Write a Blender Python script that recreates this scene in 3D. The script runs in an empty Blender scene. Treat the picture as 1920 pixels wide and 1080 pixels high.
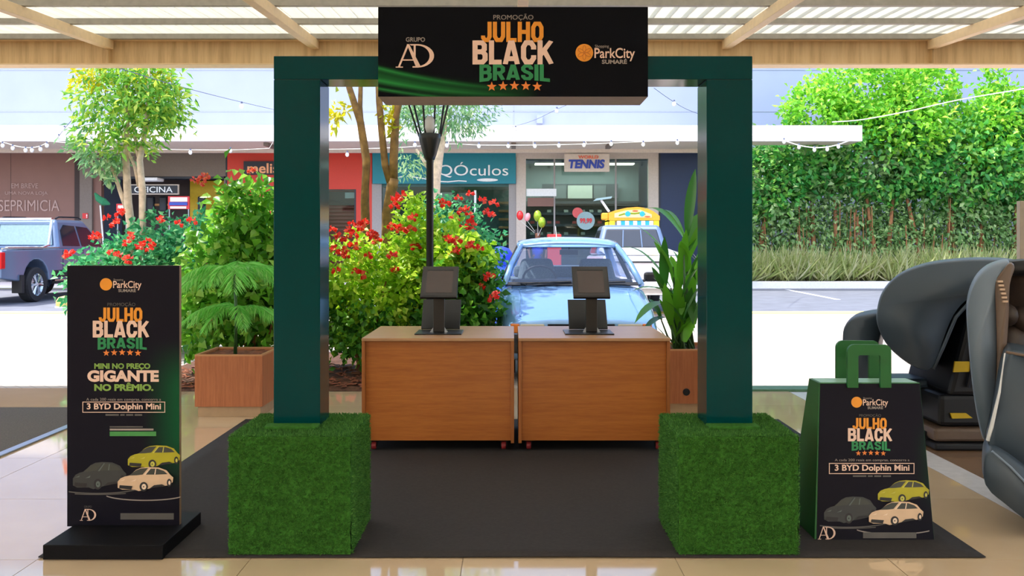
import bpy, math, random
import numpy as np
from mathutils import Vector, Matrix

SC = bpy.context.scene
COL = SC.collection
PI = math.pi
random.seed(7)
rng = np.random.default_rng(11)

# ------------------------------------------------------------------ camera
EYE, FOC, HX, HY = 1.40, 1690.0, 960.0, 455.0      # eye height (m), focal length and vanishing point in photo pixels
cam_d = bpy.data.cameras.new('camera')
cam = bpy.data.objects.new('camera', cam_d)
COL.objects.link(cam)
cam.location = (0, 0, EYE)
cam.rotation_euler = (PI / 2, 0, 0)
cam_d.sensor_width = 36.0
cam_d.lens = 36.0 * FOC / 1920.0
cam_d.shift_y = -(540.0 - HY) / 1920.0
cam_d.clip_start, cam_d.clip_end = 0.05, 400
SC.camera = cam

# ------------------------------------------------------------------ light
SC.view_settings.view_transform = 'Standard'
SC.view_settings.look = 'None'
SC.view_settings.exposure = 0.6
SC.view_settings.gamma = 1.0
SC.view_settings.use_curve_mapping = False

w = bpy.data.worlds.new('sky')
SC.world = w
w.use_nodes = True
nt = w.node_tree
sky = nt.nodes.new('ShaderNodeTexSky')
sky.sky_type = 'NISHITA'
sky.sun_disc = False
sky.sun_elevation = math.radians(58)
sky.sun_rotation = math.radians(200)
sky.air_density = 1.0
sky.dust_density = 2.5
bg = nt.nodes['Background']
bg.inputs['Strength'].default_value = 0.34
nt.links.new(sky.outputs[0], bg.inputs[0])

sun_d = bpy.data.lights.new('sun', 'SUN')
sun_d.energy = 5.2
sun_d.angle = math.radians(0.6)
sun_d.color = (1.0, 0.95, 0.86)
sun = bpy.data.objects.new('sun', sun_d)
COL.objects.link(sun)
SUN_FROM = Vector((-0.50, 0.10, 0.86))            # towards the sun: high and to the left
sun.rotation_euler = SUN_FROM.to_track_quat('Z', 'Y').to_euler()
sun.location = (-8, -2, 20)

# unseen fill lamps, added behind the camera to brighten the hall
def fill_lamp(x, y, z, sx, sy, e):
    d = bpy.data.lights.new('fill_lamp_light', 'AREA')
    d.shape = 'RECTANGLE'; d.size = sx; d.size_y = sy; d.energy = e
    d.color = (1.0, 0.90, 0.76)
    o = bpy.data.objects.new('fill_lamp_light', d)
    COL.objects.link(o); o.location = (x, y, z)
    return o
for hx in (-4.6, 0.0, 4.6):
    fill_lamp(hx, -3.5, 2.48, 1.6, 0.6, 135)

# ------------------------------------------------------------------ helpers
def X(px, Y): return (px - HX) / FOC * Y
def Z(py, Y): return EYE + (HY - py) / FOC * Y
def YG(py, z=0.0): return (EYE - z) * FOC / (py - HY)
def P(px, py, Y): return Vector((X(px, Y), Y, Z(py, Y)))

def lin(c):
    r = []
    for v in c[:3]:
        v = v / 255.0
        r.append(v / 12.92 if v <= 0.04045 else ((v + 0.055) / 1.055) ** 2.4)
    return (r[0], r[1], r[2], 1.0)

class NB:
    """tiny node-tree helper"""
    def __init__(s, name):
        s.m = bpy.data.materials.new(name); s.m.use_nodes = True
        s.t = s.m.node_tree
        s.b = s.t.nodes['Principled BSDF']; s.out = s.t.nodes['Material Output']
    def n(s, typ, **kw):
        nd = s.t.nodes.new(typ)
        for k, v in kw.items(): setattr(nd, k, v)
        return nd
    def l(s, a, b): s.t.links.new(a, b)
    def put(s, sock, v):
        if hasattr(v, 'is_output') or isinstance(v, bpy.types.NodeSocket): s.l(v, sock)
        else: sock.default_value = v
    def math(s, op, a, b=0.0, c=None):
        nd = s.n('ShaderNodeMath', operation=op)
        s.put(nd.inputs[0], a); s.put(nd.inputs[1], b)
        if c is not None: s.put(nd.inputs[2], c)
        return nd.outputs[0]
    def coord(s, which='Object'): return s.n('ShaderNodeTexCoord').outputs[which]
    def sep(s, v):
        nd = s.n('ShaderNodeSeparateXYZ'); s.l(v, nd.inputs[0]); return nd.outputs
    def noise(s, scale=(1, 1, 1), sc=5.0, detail=3.0, rough=0.5):
        mp = s.n('ShaderNodeMapping'); mp.inputs['Scale'].default_value = scale
        s.l(s.coord(), mp.inputs[0])
        nz = s.n('ShaderNodeTexNoise'); nz.inputs['Scale'].default_value = sc
        nz.inputs['Detail'].default_value = detail; nz.inputs['Roughness'].default_value = rough
        s.l(mp.outputs[0], nz.inputs[0]); return nz.outputs[0]
    def ramp(s, f, stops):
        nd = s.n('ShaderNodeValToRGB'); cr = nd.color_ramp
        while len(cr.elements) < len(stops): cr.elements.new(0.5)
        for e, (p, c) in zip(cr.elements, stops): e.position = p; e.color = c
        s.l(f, nd.inputs[0]); return nd.outputs[0]
    def mix(s, f, a, b):
        nd = s.n('ShaderNodeMix', data_type='RGBA')
        s.put(nd.inputs[0], f); s.put(nd.inputs[6], a); s.put(nd.inputs[7], b)
        return nd.outputs[2]
    def bump(s, h, strength=0.2, dist=0.01):
        nd = s.n('ShaderNodeBump'); nd.inputs['Strength'].default_value = strength
        nd.inputs['Distance'].default_value = dist
        s.l(h, nd.inputs['Height']); s.l(nd.outputs[0], s.b.inputs['Normal'])

def mat(name, c, rough=0.5, metal=0.0, spec=0.5, grain=0.06, gs=18.0, bump=0.0, emit=None, coat=0.0):
    """plain surface with a fine procedural grain"""
    k = NB(name); c = lin(c)
    f = k.noise(sc=gs, detail=4)
    lo = tuple(v * (1 - grain) for v in c[:3]) + (1,)
    hi = tuple(min(1, v * (1 + grain)) for v in c[:3]) + (1,)
    k.l(k.ramp(f, [(0.3, lo), (0.7, hi)]), k.b.inputs['Base Color'])
    k.b.inputs['Roughness'].default_value = rough
    k.b.inputs['Metallic'].default_value = metal
    k.b.inputs['Specular IOR Level'].default_value = spec
    k.b.inputs['Coat Weight'].default_value = coat
    k.b.inputs['Coat Roughness'].default_value = 0.05
    if bump: k.bump(f, bump, 0.004)
    if emit:
        k.b.inputs['Emission Color'].default_value = lin(emit[0])
        k.b.inputs['Emission Strength'].default_value = emit[1]
    return k.m

def wood(name, c1, c2, axis='X', sc=7.0, rough=0.38):
    k = NB(name)
    s = {'X': (0.5, 8, 9), 'Z': (9, 9, 0.4), 'Y': (9, 0.5, 9)}[axis]
    f = k.noise(scale=s, sc=sc, detail=6, rough=0.6)
    g = k.noise(scale=tuple(v * 4 for v in s), sc=sc, detail=3)
    h = k.math('ADD', k.math('MULTIPLY', f, 0.75), k.math('MULTIPLY', g, 0.25))
    k.l(k.ramp(h, [(0.35, lin(c1)), (0.65, lin(c2))]), k.b.inputs['Base Color'])
    k.b.inputs['Roughness'].default_value = rough
    k.bump(h, 0.05, 0.002)
    return k.m

def leaf_mat(name, c1, c2, c3=None, trans=0.4, rough=0.4):
    """leaves: hue varies from leaf to leaf, light passes through"""
    k = NB(name)
    g = k.n('ShaderNodeNewGeometry')
    st = [(0.0, lin(c1)), (0.6, lin(c2)), (1.0, lin(c3 or c2))]
    col = k.ramp(g.outputs['Random Per Island'], st)
    k.l(col, k.b.inputs['Base Color'])
    k.b.inputs['Roughness'].default_value = rough
    tr = k.n('ShaderNodeBsdfTranslucent'); k.l(col, tr.inputs[0])
    mx = k.n('ShaderNodeMixShader'); mx.inputs[0].default_value = trans
    k.l(k.b.outputs[0], mx.inputs[1]); k.l(tr.outputs[0], mx.inputs[2])
    k.l(mx.outputs[0], k.out.inputs[0])
    return k.m

def glass_mat(name, tint=(200, 215, 225), refl=0.25, rough=0.02):
    k = NB(name)
    tp = k.n('ShaderNodeBsdfTransparent'); tp.inputs[0].default_value = lin(tint)
    gl = k.n('ShaderNodeBsdfGlossy'); gl.inputs['Roughness'].default_value = rough
    lw = k.n('ShaderNodeLayerWeight'); lw.inputs[0].default_value = 0.5
    f = k.math('ADD', k.math('MULTIPLY', k.math('POWER', lw.outputs['Facing'], 4.0), 0.8), refl)
    mx = k.n('ShaderNodeMixShader'); k.l(f, mx.inputs[0])
    k.l(tp.outputs[0], mx.inputs[1]); k.l(gl.outputs[0], mx.inputs[2])
    k.l(mx.outputs[0], k.out.inputs[0])
    k.t.nodes.remove(k.b)
    return k.m

def world_loc(o):
    v = Vector((0, 0, 0))
    while o is not None:
        v += o.location; o = o.parent
    return v

class MB:
    """collects shapes in world (or local) coordinates and links them as ONE mesh"""
    def __init__(s): s.v = []; s.f = []; s.mi = []; s.cur = 0
    def add(s, verts, faces):
        n = len(s.v); s.v += [tuple(p) for p in verts]
        s.f += [tuple(i + n for i in f) for f in faces]; s.mi += [s.cur] * len(faces)
        return s
    def box(s, x0, x1, y0, y1, z0, z1):
        vs = [(x0, y0, z0), (x1, y0, z0), (x1, y1, z0), (x0, y1, z0), (x0, y0, z1), (x1, y0, z1), (x1, y1, z1), (x0, y1, z1)]
        return s.add(vs, [(0, 3, 2, 1), (4, 5, 6, 7), (0, 1, 5, 4), (1, 2, 6, 5), (2, 3, 7, 6), (3, 0, 4, 7)])
    def hexa(s, vs):
        return s.add(vs, [(0, 3, 2, 1), (4, 5, 6, 7), (0, 1, 5, 4), (1, 2, 6, 5), (2, 3, 7, 6), (3, 0, 4, 7)])
    def prism(s, poly, a, b):
        """poly: 3-D loop; swept from poly+a to poly+b"""
        n = len(poly); a = Vector(a); b = Vector(b)
        vs = [Vector(p) + a for p in poly] + [Vector(p) + b for p in poly]
        fs = [tuple(range(n)), tuple(range(2 * n - 1, n - 1, -1))]
        fs += [(i, i + n, (i + 1) % n + n, (i + 1) % n) for i in range(n)]
        return s.add(vs, fs)
    def tube(s, path, r, n=8, cap=True):
        path = [Vector(p) for p in path]
        if not hasattr(r, '__len__'): r = [r] * len(path)
        vs, fs = [], []
        up = Vector((0.13, 0.21, 0.97))
        for i, p in enumerate(path):
            d = (path[min(i + 1, len(path) - 1)] - path[max(i - 1, 0)]).normalized()
            if abs(d.dot(up)) > 0.97: up2 = Vector((1, 0, 0))
            else: up2 = up
            u = d.cross(up2).normalized(); v = d.cross(u)
            for k in range(n):
                a = 2 * PI * k / n
                vs.append(p + (u * math.cos(a) + v * math.sin(a)) * r[i])
        for i in range(len(path) - 1):
            for k in range(n):
                fs.append((i * n + k, i * n + (k + 1) % n, (i + 1) * n + (k + 1) % n, (i + 1) * n + k))
        if cap: fs += [tuple(range(n - 1, -1, -1)), tuple(range(len(vs) - n, len(vs)))]
        return s.add(vs, fs)
    def lathe(s, prof, c, n=20, axis='Z', cap=True):
        """prof: (radius, height) pairs"""
        vs, fs = [], []
        for (r, h) in prof:
            for k in range(n):
                a = 2 * PI * k / n; x, y = r * math.cos(a), r * math.sin(a)
                q = {'Z': (x, y, h), 'X': (h, x, y), 'Y': (x, h, y)}[axis]
                vs.append((c[0] + q[0], c[1] + q[1], c[2] + q[2]))
        for i in range(len(prof) - 1):
            for k in range(n):
                fs.append((i * n + k, i * n + (k + 1) % n, (i + 1) * n + (k + 1) % n, (i + 1) * n + k))
        if cap: fs += [tuple(range(n - 1, -1, -1)), tuple(range(len(vs) - n, len(vs)))]
        return s.add(vs, fs)
    def ball(s, c, rx, ry, rz, n=12, m=8):
        vs, fs = [], []
        for i in range(m + 1):
            t = PI * i / m
            for k in range(n):
                a = 2 * PI * k / n
                vs.append((c[0] + rx * math.sin(t) * math.cos(a), c[1] + ry * math.sin(t) * math.sin(a), c[2] + rz * math.cos(t)))
        for i in range(m):
            for k in range(n):
                fs.append((i * n + k, (i + 1) * n + k, (i + 1) * n + (k + 1) % n, i * n + (k + 1) % n))
        return s.add(vs, fs)
    def loft(s, rings, cap=True):
        n = len(rings[0]); vs = [p for r in rings for p in r]; fs = []
        for i in range(len(rings) - 1):
            for k in range(n):
                fs.append((i * n + k, i * n + (k + 1) % n, (i + 1) * n + (k + 1) % n, (i + 1) * n + k))
        if cap: fs += [tuple(range(n - 1, -1, -1)), tuple(range(len(vs) - n, len(vs)))]
        return s.add(vs, fs)
    def grid(s, rows):
        n = len(rows[0]); vs = [p for r in rows for p in r]
        fs = [(i * n + k, i * n + k + 1, (i + 1) * n + k + 1, (i + 1) * n + k) for i in range(len(rows) - 1) for k in range(n - 1)]
        return s.add(vs, fs)
    def xf(s, M):
        s.v = [tuple(M @ Vector(p)) for p in s.v]; return s
    def build(s, name, m, parent=None, smooth=False, bevel=0.0, seg=2, sub=0, local=False, solid=0.0):
        me = bpy.data.meshes.new(name)
        off = Vector((0, 0, 0)) if (local or parent is None) else world_loc(parent)
        me.from_pydata([(p[0] - off.x, p[1] - off.y, p[2] - off.z) for p in s.v], [], s.f)
        ms = m if isinstance(m, (list, tuple)) else [m]
        for q in ms: me.materials.append(q)
        if len(ms) > 1: me.polygons.foreach_set('material_index', s.mi)
        if smooth: me.polygons.foreach_set('use_smooth', [True] * len(me.polygons))
        me.validate(); me.update()
        o = bpy.data.objects.new(name, me); COL.objects.link(o)
        if parent is not None: o.parent = parent
        if solid:
            sm = o.modifiers.new('solid', 'SOLIDIFY'); sm.thickness = solid; sm.offset = 0
        if bevel:
            b = o.modifiers.new('bevel', 'BEVEL'); b.width = bevel; b.segments = seg
            b.limit_method = 'ANGLE'; b.angle_limit = math.radians(35)
        if sub:
            b = o.modifiers.new('sub', 'SUBSURF'); b.levels = sub; b.render_levels = sub
        return o

def tag(o, label=None, cat=None, group=None, kind=None):
    if label: o['label'] = label
    if cat: o['category'] = cat
    if group: o['group'] = group
    if kind: o['kind'] = kind
    return o

def thing(name, label, cat, loc=(0, 0, 0), group=None):
    o = bpy.data.objects.new(name, None); COL.objects.link(o)
    o.location = loc; o.empty_display_size = 0.1
    return tag(o, label, cat, group)

def copy_tree(o, parent=None):
    c = o.copy(); COL.objects.link(c); c.parent = parent
    for ch in list(o.children): copy_tree(ch, c)
    return c

def share(src, name, parent, loc, rot=(0, 0, 0), sc=1.0):
    """another part that shares a mesh; loc is in the parent's own coordinates"""
    o = bpy.data.objects.new(name, src); COL.objects.link(o)
    o.parent = parent; o.location = loc; o.rotation_euler = rot
    o.scale = (sc, sc, sc) if not hasattr(sc, '__len__') else sc
    return o

# ---- writing and flat print
class Plane:
    """upright printed plane at depth y0, or one that leans back from (y0, z=0) to (y1, z=zt)"""
    def __init__(s, y0, y1=None, zt=1.0): s.y0 = y0; s.y1 = y0 if y1 is None else y1; s.zt = zt
    def pt(s, px, py, off=0.0):
        t = (EYE * FOC - (py - HY) * s.y0) / ((py - HY) * (s.y1 - s.y0) + s.zt * FOC)
        y = s.y0 + (s.y1 - s.y0) * t
        return Vector((X(px, y), y - off, t * s.zt if s.y1 != s.y0 else Z(py, y)))

_txt = {}
def glyphs(s, bold, shear):
    key = (s, bold, shear)
    if key not in _txt:
        cu = bpy.data.curves.new('t', 'FONT'); cu.body = s; cu.offset = bold; cu.shear = shear
        cu.resolution_u = 4; cu.fill_mode = 'FRONT'
        ob = bpy.data.objects.new('t', cu)
        me = ob.to_mesh()
        vs = [(v.co.x, v.co.y) for v in me.vertices]; fs = [tuple(p.vertices) for p in me.polygons]
        ob.to_mesh_clear(); bpy.data.objects.remove(ob); bpy.data.curves.remove(cu)
        x0 = min(v[0] for v in vs); x1 = max(v[0] for v in vs); y0 = min(v[1] for v in vs); y1 = max(v[1] for v in vs)
        _txt[key] = ([((a - x0) / (x1 - x0), (b - y0) / (y1 - y0)) for a, b in vs], fs)
    return _txt[key]

def write(s, pl, x0, x1, y0, y1, m, parent, bold=0.0, shear=0.0, off=0.0015, name='lettering', arc=0.0):
    """lettering s printed on plane pl inside the rectangle x0..x1, y0 (top)..y1"""
    vs, fs = glyphs(s, bold, shear)
    b = MB()
    pts = []
    for (u, v) in vs:
        yy = y1 + (y0 - y1) * v
        if arc: yy += arc * (1 - (2 * u - 1) ** 2) * (1 - v * 0.6)
        pts.append(pl.pt(x0 + (x1 - x0) * u, yy, off))
    b.add(pts, fs)
    return b.build(name, m, parent)

def shape(pl, polys, m, parent, name, off=0.0015):
    """flat printed shapes; polys: loops of photo points, or (mat index, loop)"""
    b = MB()
    for k, q in enumerate(polys):
        if isinstance(q[0], int): b.cur, q = q
        b.add([pl.pt(x, y, off + 0.00035 * k) for x, y in q], [tuple(range(len(q)))])
    return b.build(name, m, parent)

GL_ = {'J': (.52, [[(.415, 1), (.415, .27), (.33, .1), (.19, .1), (.10, .22), (.10, .32)]], 0), 'U': (.6, [[(.1, 1), (.1, .28), (.2, .1), (.4, .1), (.5, .28), (.5, 1)]], 0),
       'L': (.5, [[(.1, 1), (.1, .095), (.5, .095)]], 0), 'H': (.6, [[(.1, 0), (.1, 1)], [(.5, 0), (.5, 1)], [(.1, .5), (.5, .5)]], 0),
       'O': (.6, [[(.2, .1), (.1, .28), (.1, .72), (.2, .9), (.4, .9), (.5, .72), (.5, .28), (.4, .1), (.2, .1)]], 0),
       'B': (.6, [[(.1, 0), (.1, 1)], [(.1, .905), (.38, .905), (.47, .8), (.47, .63), (.38, .525), (.1, .525)], [(.3, .525), (.4, .525), (.5, .41), (.5, .21), (.4, .095), (.1, .095)]], 0),
       'R': (.6, [[(.1, 0), (.1, 1)], [(.1, .905), (.38, .905), (.49, .79), (.49, .58), (.38, .47), (.1, .47)], [(.30, .47), (.5, 0)]], 0),
       'A': (.66, [[(.09, 0), (.31, 1)], [(.57, 0), (.35, 1)], [(.2, .24), (.46, .24)]], 0),
       'C': (.6, [[(.5, .62), (.5, .74), (.4, .9), (.2, .9), (.1, .72), (.1, .28), (.2, .1), (.4, .1), (.5, .26), (.5, .38)]], 0),
       'K': (.64, [[(.1, 0), (.1, 1)], [(.12, .40), (.54, 1)], [(.26, .58), (.55, 0)]], 0),
       'S': (.6, [[(.49, .68), (.49, .78), (.4, .9), (.2, .9), (.11, .78), (.11, .66), (.2, .55), (.4, .45), (.49, .34), (.49, .22), (.4, .1), (.2, .1), (.11, .22), (.11, .32)]], 0),
       'I': (.2, [[(.1, 0), (.1, 1)]], 0)}
def heavy(word, pl, x0, x1, y0, y1, m, parent, off=.0015, arc=0.0, t=.2):
    """heavy condensed capitals drawn stroke by stroke inside the rectangle"""
    W = sum(GL_[c][0] + .055 for c in word) - .055; b = MB(); ox = 0.0
    for ci, c in enumerate(word):
        for L in GL_[c][1]:
            P2 = [Vector(p) for p in L]; n = len(P2); closed = (P2[0] - P2[-1]).length < 1e-6
            l, r = [], []
            for i in range(n):
                a = P2[i - 1] if i > 0 else (P2[-2] if closed else None)
                d = P2[i + 1] if i < n - 1 else (P2[1] if closed else None)
                d0 = (P2[i] - a).normalized() if a is not None else (d - P2[i]).normalized()
                d1 = (d - P2[i]).normalized() if d is not None else d0
                nn = Vector((-d0.y - d1.y, d0.x + d1.x)).normalized()
                k = t / 2 / max(.6, nn.dot(Vector((-d0.y, d0.x))))
                l.append(P2[i] + nn * k); r.append(P2[i] - nn * k)
            def tr(p):
                u = (ox + p.x) / W; v = min(1, max(0, p.y))
                yy = y1 + (y0 - y1) * v
                if arc: yy += arc * (2 * u - 1) ** 2 * (1 - v)
                return pl.pt(x0 + (x1 - x0) * min(1, max(0, u)), yy, off + .00008 * len(b.f))
            for i in range(n - 1): b.add([tr(r[i]), tr(r[i + 1]), tr(l[i + 1]), tr(l[i])], [(0, 1, 2, 3)])
        ox += GL_[c][0] + .055
    return b.build('lettering', m, parent)

def ell(cx, cy, rx, ry, n=20, a0=0.0, a1=2 * PI):
    return [(cx + rx * math.cos(a0 + (a1 - a0) * i / n), cy + ry * math.sin(a0 + (a1 - a0) * i / n)) for i in range(n if abs(a1 - a0 - 2 * PI) < 1e-6 else n + 1)]

def star(cx, cy, r):
    return [(cx + (r if i % 2 == 0 else r * 0.42) * math.sin(PI * i / 5), cy - (r if i % 2 == 0 else r * 0.42) * math.cos(PI * i / 5)) for i in range(10)]

# ---- foliage
def leaf_mesh(name, P0, D, N, L, W, m, parent, kind='stuff', fold=0.25, wide=0.45):
    """n leaves: base points P0, directions D, leaf normals N, lengths L, widths W (arrays)"""
    n = len(P0)
    D = D / np.linalg.norm(D, axis=1, keepdims=True)
    S = np.cross(D, N); S /= (np.linalg.norm(S, axis=1, keepdims=True) + 1e-9)
    U = np.cross(S, D)
    L = np.broadcast_to(np.asarray(L, float), (n,))[:, None]; W = np.broadcast_to(np.asarray(W, float), (n,))[:, None]
    b = P0; t = P0 + D * L - U * L * 0.12
    mid = P0 + D * L * wide
    l1 = mid + S * W * 0.5 + U * W * fold; r1 = mid - S * W * 0.5 + U * W * fold
    V = np.stack([b, r1, t, l1], 1)
    off = np.array(world_loc(parent)) if parent is not None else np.zeros(3)
    V = (V - off).reshape(-1, 3)
    me = bpy.data.meshes.new(name)
    me.vertices.add(4 * n); me.vertices.foreach_set('co', V.astype(np.float32).ravel())
    idx = np.arange(n)[:, None] * 4
    F = np.concatenate([idx + np.array([[0, 1, 2]]), idx + np.array([[0, 2, 3]])], 1).reshape(-1)
    me.loops.add(6 * n); me.loops.foreach_set('vertex_index', F.astype(np.int32))
    me.polygons.add(2 * n)
    me.polygons.foreach_set('loop_start', (np.arange(2 * n) * 3).astype(np.int32))
    me.materials.append(m); me.update(calc_edges=True)
    o = bpy.data.objects.new(name, me); COL.objects.link(o); o.parent = parent
    if kind: o['kind'] = kind
    return o

def unit(n):
    v = rng.normal(size=(n, 3)); return v / np.linalg.norm(v, axis=1, keepdims=True)

def clumps(blobs, ncl, per, spread, inner=0.55):
    """twig ends spread over the skins of the ellipsoids blobs=(cx,cy,cz,rx,ry,rz), with per leaves around each"""
    bl = np.array(blobs, float)
    wgt = (bl[:, 3] * bl[:, 5] + bl[:, 4] * bl[:, 5] + bl[:, 3] * bl[:, 4]); wgt /= wgt.sum()
    pick = rng.choice(len(bl), size=ncl, p=wgt)
    u = unit(ncl); r = inner + (1 - inner) * rng.random(ncl) ** 0.6
    C = bl[pick, :3] + u * r[:, None] * bl[pick, 3:]
    out = u * bl[pick, 3:]; out /= np.linalg.norm(out, axis=1, keepdims=True)
    Pn = np.repeat(C, per, 0) + rng.normal(size=(ncl * per, 3)) * spread
    On = np.repeat(out, per, 0)
    return Pn, On

def foliage(name, blobs, ncl, per, spread, L, W, m, parent, inner=0.55, droop=0.15, zmin=0.05, upn=0.5, kind='stuff'):
    Pn, On = clumps(blobs, ncl, per, spread, inner)
    k = Pn[:, 2] > zmin
    Pn, On = Pn[k], On[k]; n = len(Pn)
    D = On * 0.7 + unit(n) * 0.8; D[:, 2] -= droop
    N = unit(n) * 0.7; N[:, 2] += upn; N += On * 0.4
    return leaf_mesh(name, Pn, D, N, L * (0.7 + 0.6 * rng.random(n)), W * (0.7 + 0.6 * rng.random(n)), m, parent, kind)

def blade_ring(p0, p1, width, sag, n=8, side=None, fold=0.15):
    """rows of a curved strap leaf from p0 to p1; sag > 0 arches it upward in the middle"""
    p0, p1 = Vector(p0), Vector(p1); rows = []
    d = (p1 - p0); s = side or d.cross(Vector((0, 0, 1)))
    if s.length < 1e-4: s = Vector((1, 0, 0))
    s = s.normalized()
    for i in range(n + 1):
        t = i / n
        c = p0 + d * t + Vector((0, 0, sag * 4 * t * (1 - t)))
        wv = width * 0.5 * (math.sin(PI * min(1, t * 0.93 + 0.07)) ** 0.8 + 0.03)
        up = s.cross(d).normalized()
        rows.append([c - s * wv + up * wv * fold, c, c + s * wv + up * wv * fold])
    return rows
# ------------------------------------------------------------------ materials
M = {}
def tile_mat(name, c1, c2, rough):
    k = NB(name)
    f = k.noise(sc=1.6, detail=5, rough=0.55)
    k.l(k.ramp(f, [(0.3, lin(c1)), (0.7, lin(c2))]), k.b.inputs['Base Color'])
    k.b.inputs['Roughness'].default_value = rough
    k.b.inputs['IOR'].default_value = 2.1
    k.bump(k.noise(sc=3.0, detail=2), 0.012, 0.01)
    return k.m
M['tile'] = tile_mat('cream_porcelain', (205, 178, 146), (214, 188, 156), 0.045)
M['brown_tile'] = tile_mat('brown_porcelain', (126, 98, 76), (138, 108, 84), 0.22)
M['grout'] = mat('grout', (150, 128, 104), 0.5)
M['pale_stone'] = mat('pale_stone', (222, 220, 224), 0.15)
def paver_mat():
    k = NB('interlocking_pavers')
    mp = k.n('ShaderNodeMapping'); mp.inputs['Rotation'].default_value = (0, 0, math.radians(45)); k.l(k.coord(), mp.inputs[0])
    br = k.n('ShaderNodeTexBrick'); k.l(mp.outputs[0], br.inputs[0])
    br.inputs['Scale'].default_value = 1.0; br.inputs['Brick Width'].default_value = 0.2; br.inputs['Row Height'].default_value = 0.1
    br.inputs['Mortar Size'].default_value = 0.006
    br.inputs['Color1'].default_value = lin((205, 188, 176)); br.inputs['Color2'].default_value = lin((190, 174, 164)); br.inputs['Mortar'].default_value = lin((150, 138, 130))
    nz = k.noise(sc=0.7, detail=5)
    k.l(k.mix(k.math('MULTIPLY', nz, 0.35), br.outputs[0], lin((214, 200, 190))), k.b.inputs['Base Color'])
    k.b.inputs['Roughness'].default_value = 0.8
    k.bump(br.outputs['Fac'], -0.25, 0.006)
    return k.m
M['pavers'] = paver_mat()
M['asphalt'] = mat('worn_asphalt', (104, 108, 120), 0.75, grain=0.16, gs=2.5, bump=0.1)
M['soil'] = mat('bark_mulch', (92, 58, 42), 0.9, grain=0.4, gs=30, bump=0.5)
M['kerb_white'] = mat('white_kerb_paint', (205, 208, 220), 0.6)
M['kerb_yellow'] = mat('yellow_kerb_paint', (226, 160, 24), 0.6)
M['line_yellow'] = mat('faded_yellow_line', (222, 200, 120), 0.7)
M['line_white'] = mat('white_line_paint', (205, 210, 225), 0.7)
M['mat_grey'] = mat('ribbed_grey_mat', (92, 84, 78), 0.95, grain=0.25, gs=90, bump=0.4)
M['steel'] = mat('brushed_steel', (170, 178, 190), 0.3, 0.9)
M['carpet'] = mat('black_felt_carpet', (50, 46, 46), 0.88, grain=0.12, gs=60, bump=0.15, spec=0.25)
M['green_strip'] = mat('green_strip', (88, 128, 100), 0.8, grain=0.15)
def sheet_mat():
    k = NB('white_roof_sheet_added_translucency')
    k.l(k.ramp(k.noise(sc=4), [(.3, lin((222, 222, 216))), (.7, lin((232, 232, 226)))]), k.b.inputs['Base Color'])
    k.b.inputs['Roughness'].default_value = 0.45
    tr = k.n('ShaderNodeBsdfTranslucent'); tr.inputs[0].default_value = lin((236, 234, 224))
    mx = k.n('ShaderNodeMixShader'); mx.inputs[0].default_value = 0.55  # translucency added to a painted metal roof, brightening its underside and the hall
    k.l(k.b.outputs[0], mx.inputs[1]); k.l(tr.outputs[0], mx.inputs[2]); k.l(mx.outputs[0], k.out.inputs[0])
    return k.m
M['sheet'] = sheet_mat()
M['purlin'] = mat('galvanised_purlin', (168, 164, 154), 0.5, grain=0.1)
M['rafter'] = mat('cream_rafter_paint', (238, 210, 168), 0.5, grain=0.05)
def stained():
    k = NB('stained_cream_beam')
    f = k.noise(scale=(5, 5, 0.35), sc=3.0, detail=5, rough=0.65)
    g = k.noise(sc=0.5, detail=2)
    h = k.math('ADD', k.math('MULTIPLY', f, 0.7), k.math('MULTIPLY', g, 0.3))
    k.l(k.ramp(h, [(0.30, lin((190, 156, 112))), (0.5, lin((226, 196, 148))), (0.72, lin((238, 214, 170)))]), k.b.inputs['Base Color'])
    k.b.inputs['Roughness'].default_value = 0.6
    return k.m
M['beam'] = stained()
M['hall_wall'] = mat('hall_wall_paint', (176, 160, 140), 0.7)
M['lamp_glow'] = mat('lamp_diffuser', (250, 244, 230), 0.4, emit=((255, 240, 215), 3.0))
M['panel_wall'] = mat('pale_metal_cladding', (150, 164, 198), 0.55, grain=0.03, gs=1.0)
M['joint'] = mat('cladding_joint', (150, 162, 190), 0.6)
M['fascia'] = mat('white_fascia', (236, 232, 236), 0.6)
M['soffit'] = mat('cream_soffit', (214, 200, 184), 0.7)

# ------------------------------------------------------------------ floor, one object per tile
TX, TY, T = -0.217, 3.98, 0.94
fl = MB().box(-9.7, 9.7, -7.2, 8.68, -0.06, -0.004).build('floor', M['grout']); tag(fl, kind='structure')
g = 0.0018
tmesh = MB().box(g, T - g, g, T - g, -0.004, 0.0)
tm = tmesh.build('floor_tile', M['tile']); t_src = tm.data; bpy.data.objects.remove(tm)
bm_ = MB().box(g, T - g, g, T - g, -0.004, 0.0).build('brown_floor_tile', M['brown_tile']); b_src = bm_.data; bpy.data.objects.remove(bm_)
for j in range(-8, 5):
    y = TY + T * j
    for i in range(-10, 10):
        x = TX + T * i
        if j < -4 and abs(x) > 3: continue
        if j >= -4 and abs(x + T / 2) > 0.62 * (y + T) + 1.6: continue
        if x < 2.55 - 1e-3: share(t_src, 'floor_tile', fl, (x, y, 0))
for j in range(-2, 5):
    for i in range(0, 6):
        share(b_src, 'brown_floor_tile', fl, (2.80 + T * i, TY + T * j, 0))
MB().box(2.605, 2.795, -4, 8.44, -0.004, 0.0005).build('border_strip', M['pale_stone'], fl)['label'] = 'pale stone strip between the cream and brown tiles'
dm = thing('door_mat', 'large dark grey entrance mat on the tiles at the left edge', 'mat', (-5.5, 6.2, 0))
MB().box(-8.6, -3.40, 4.2, 7.62, 0.0005, 0.009).build('pile', M['mat_grey'], dm)
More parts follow.
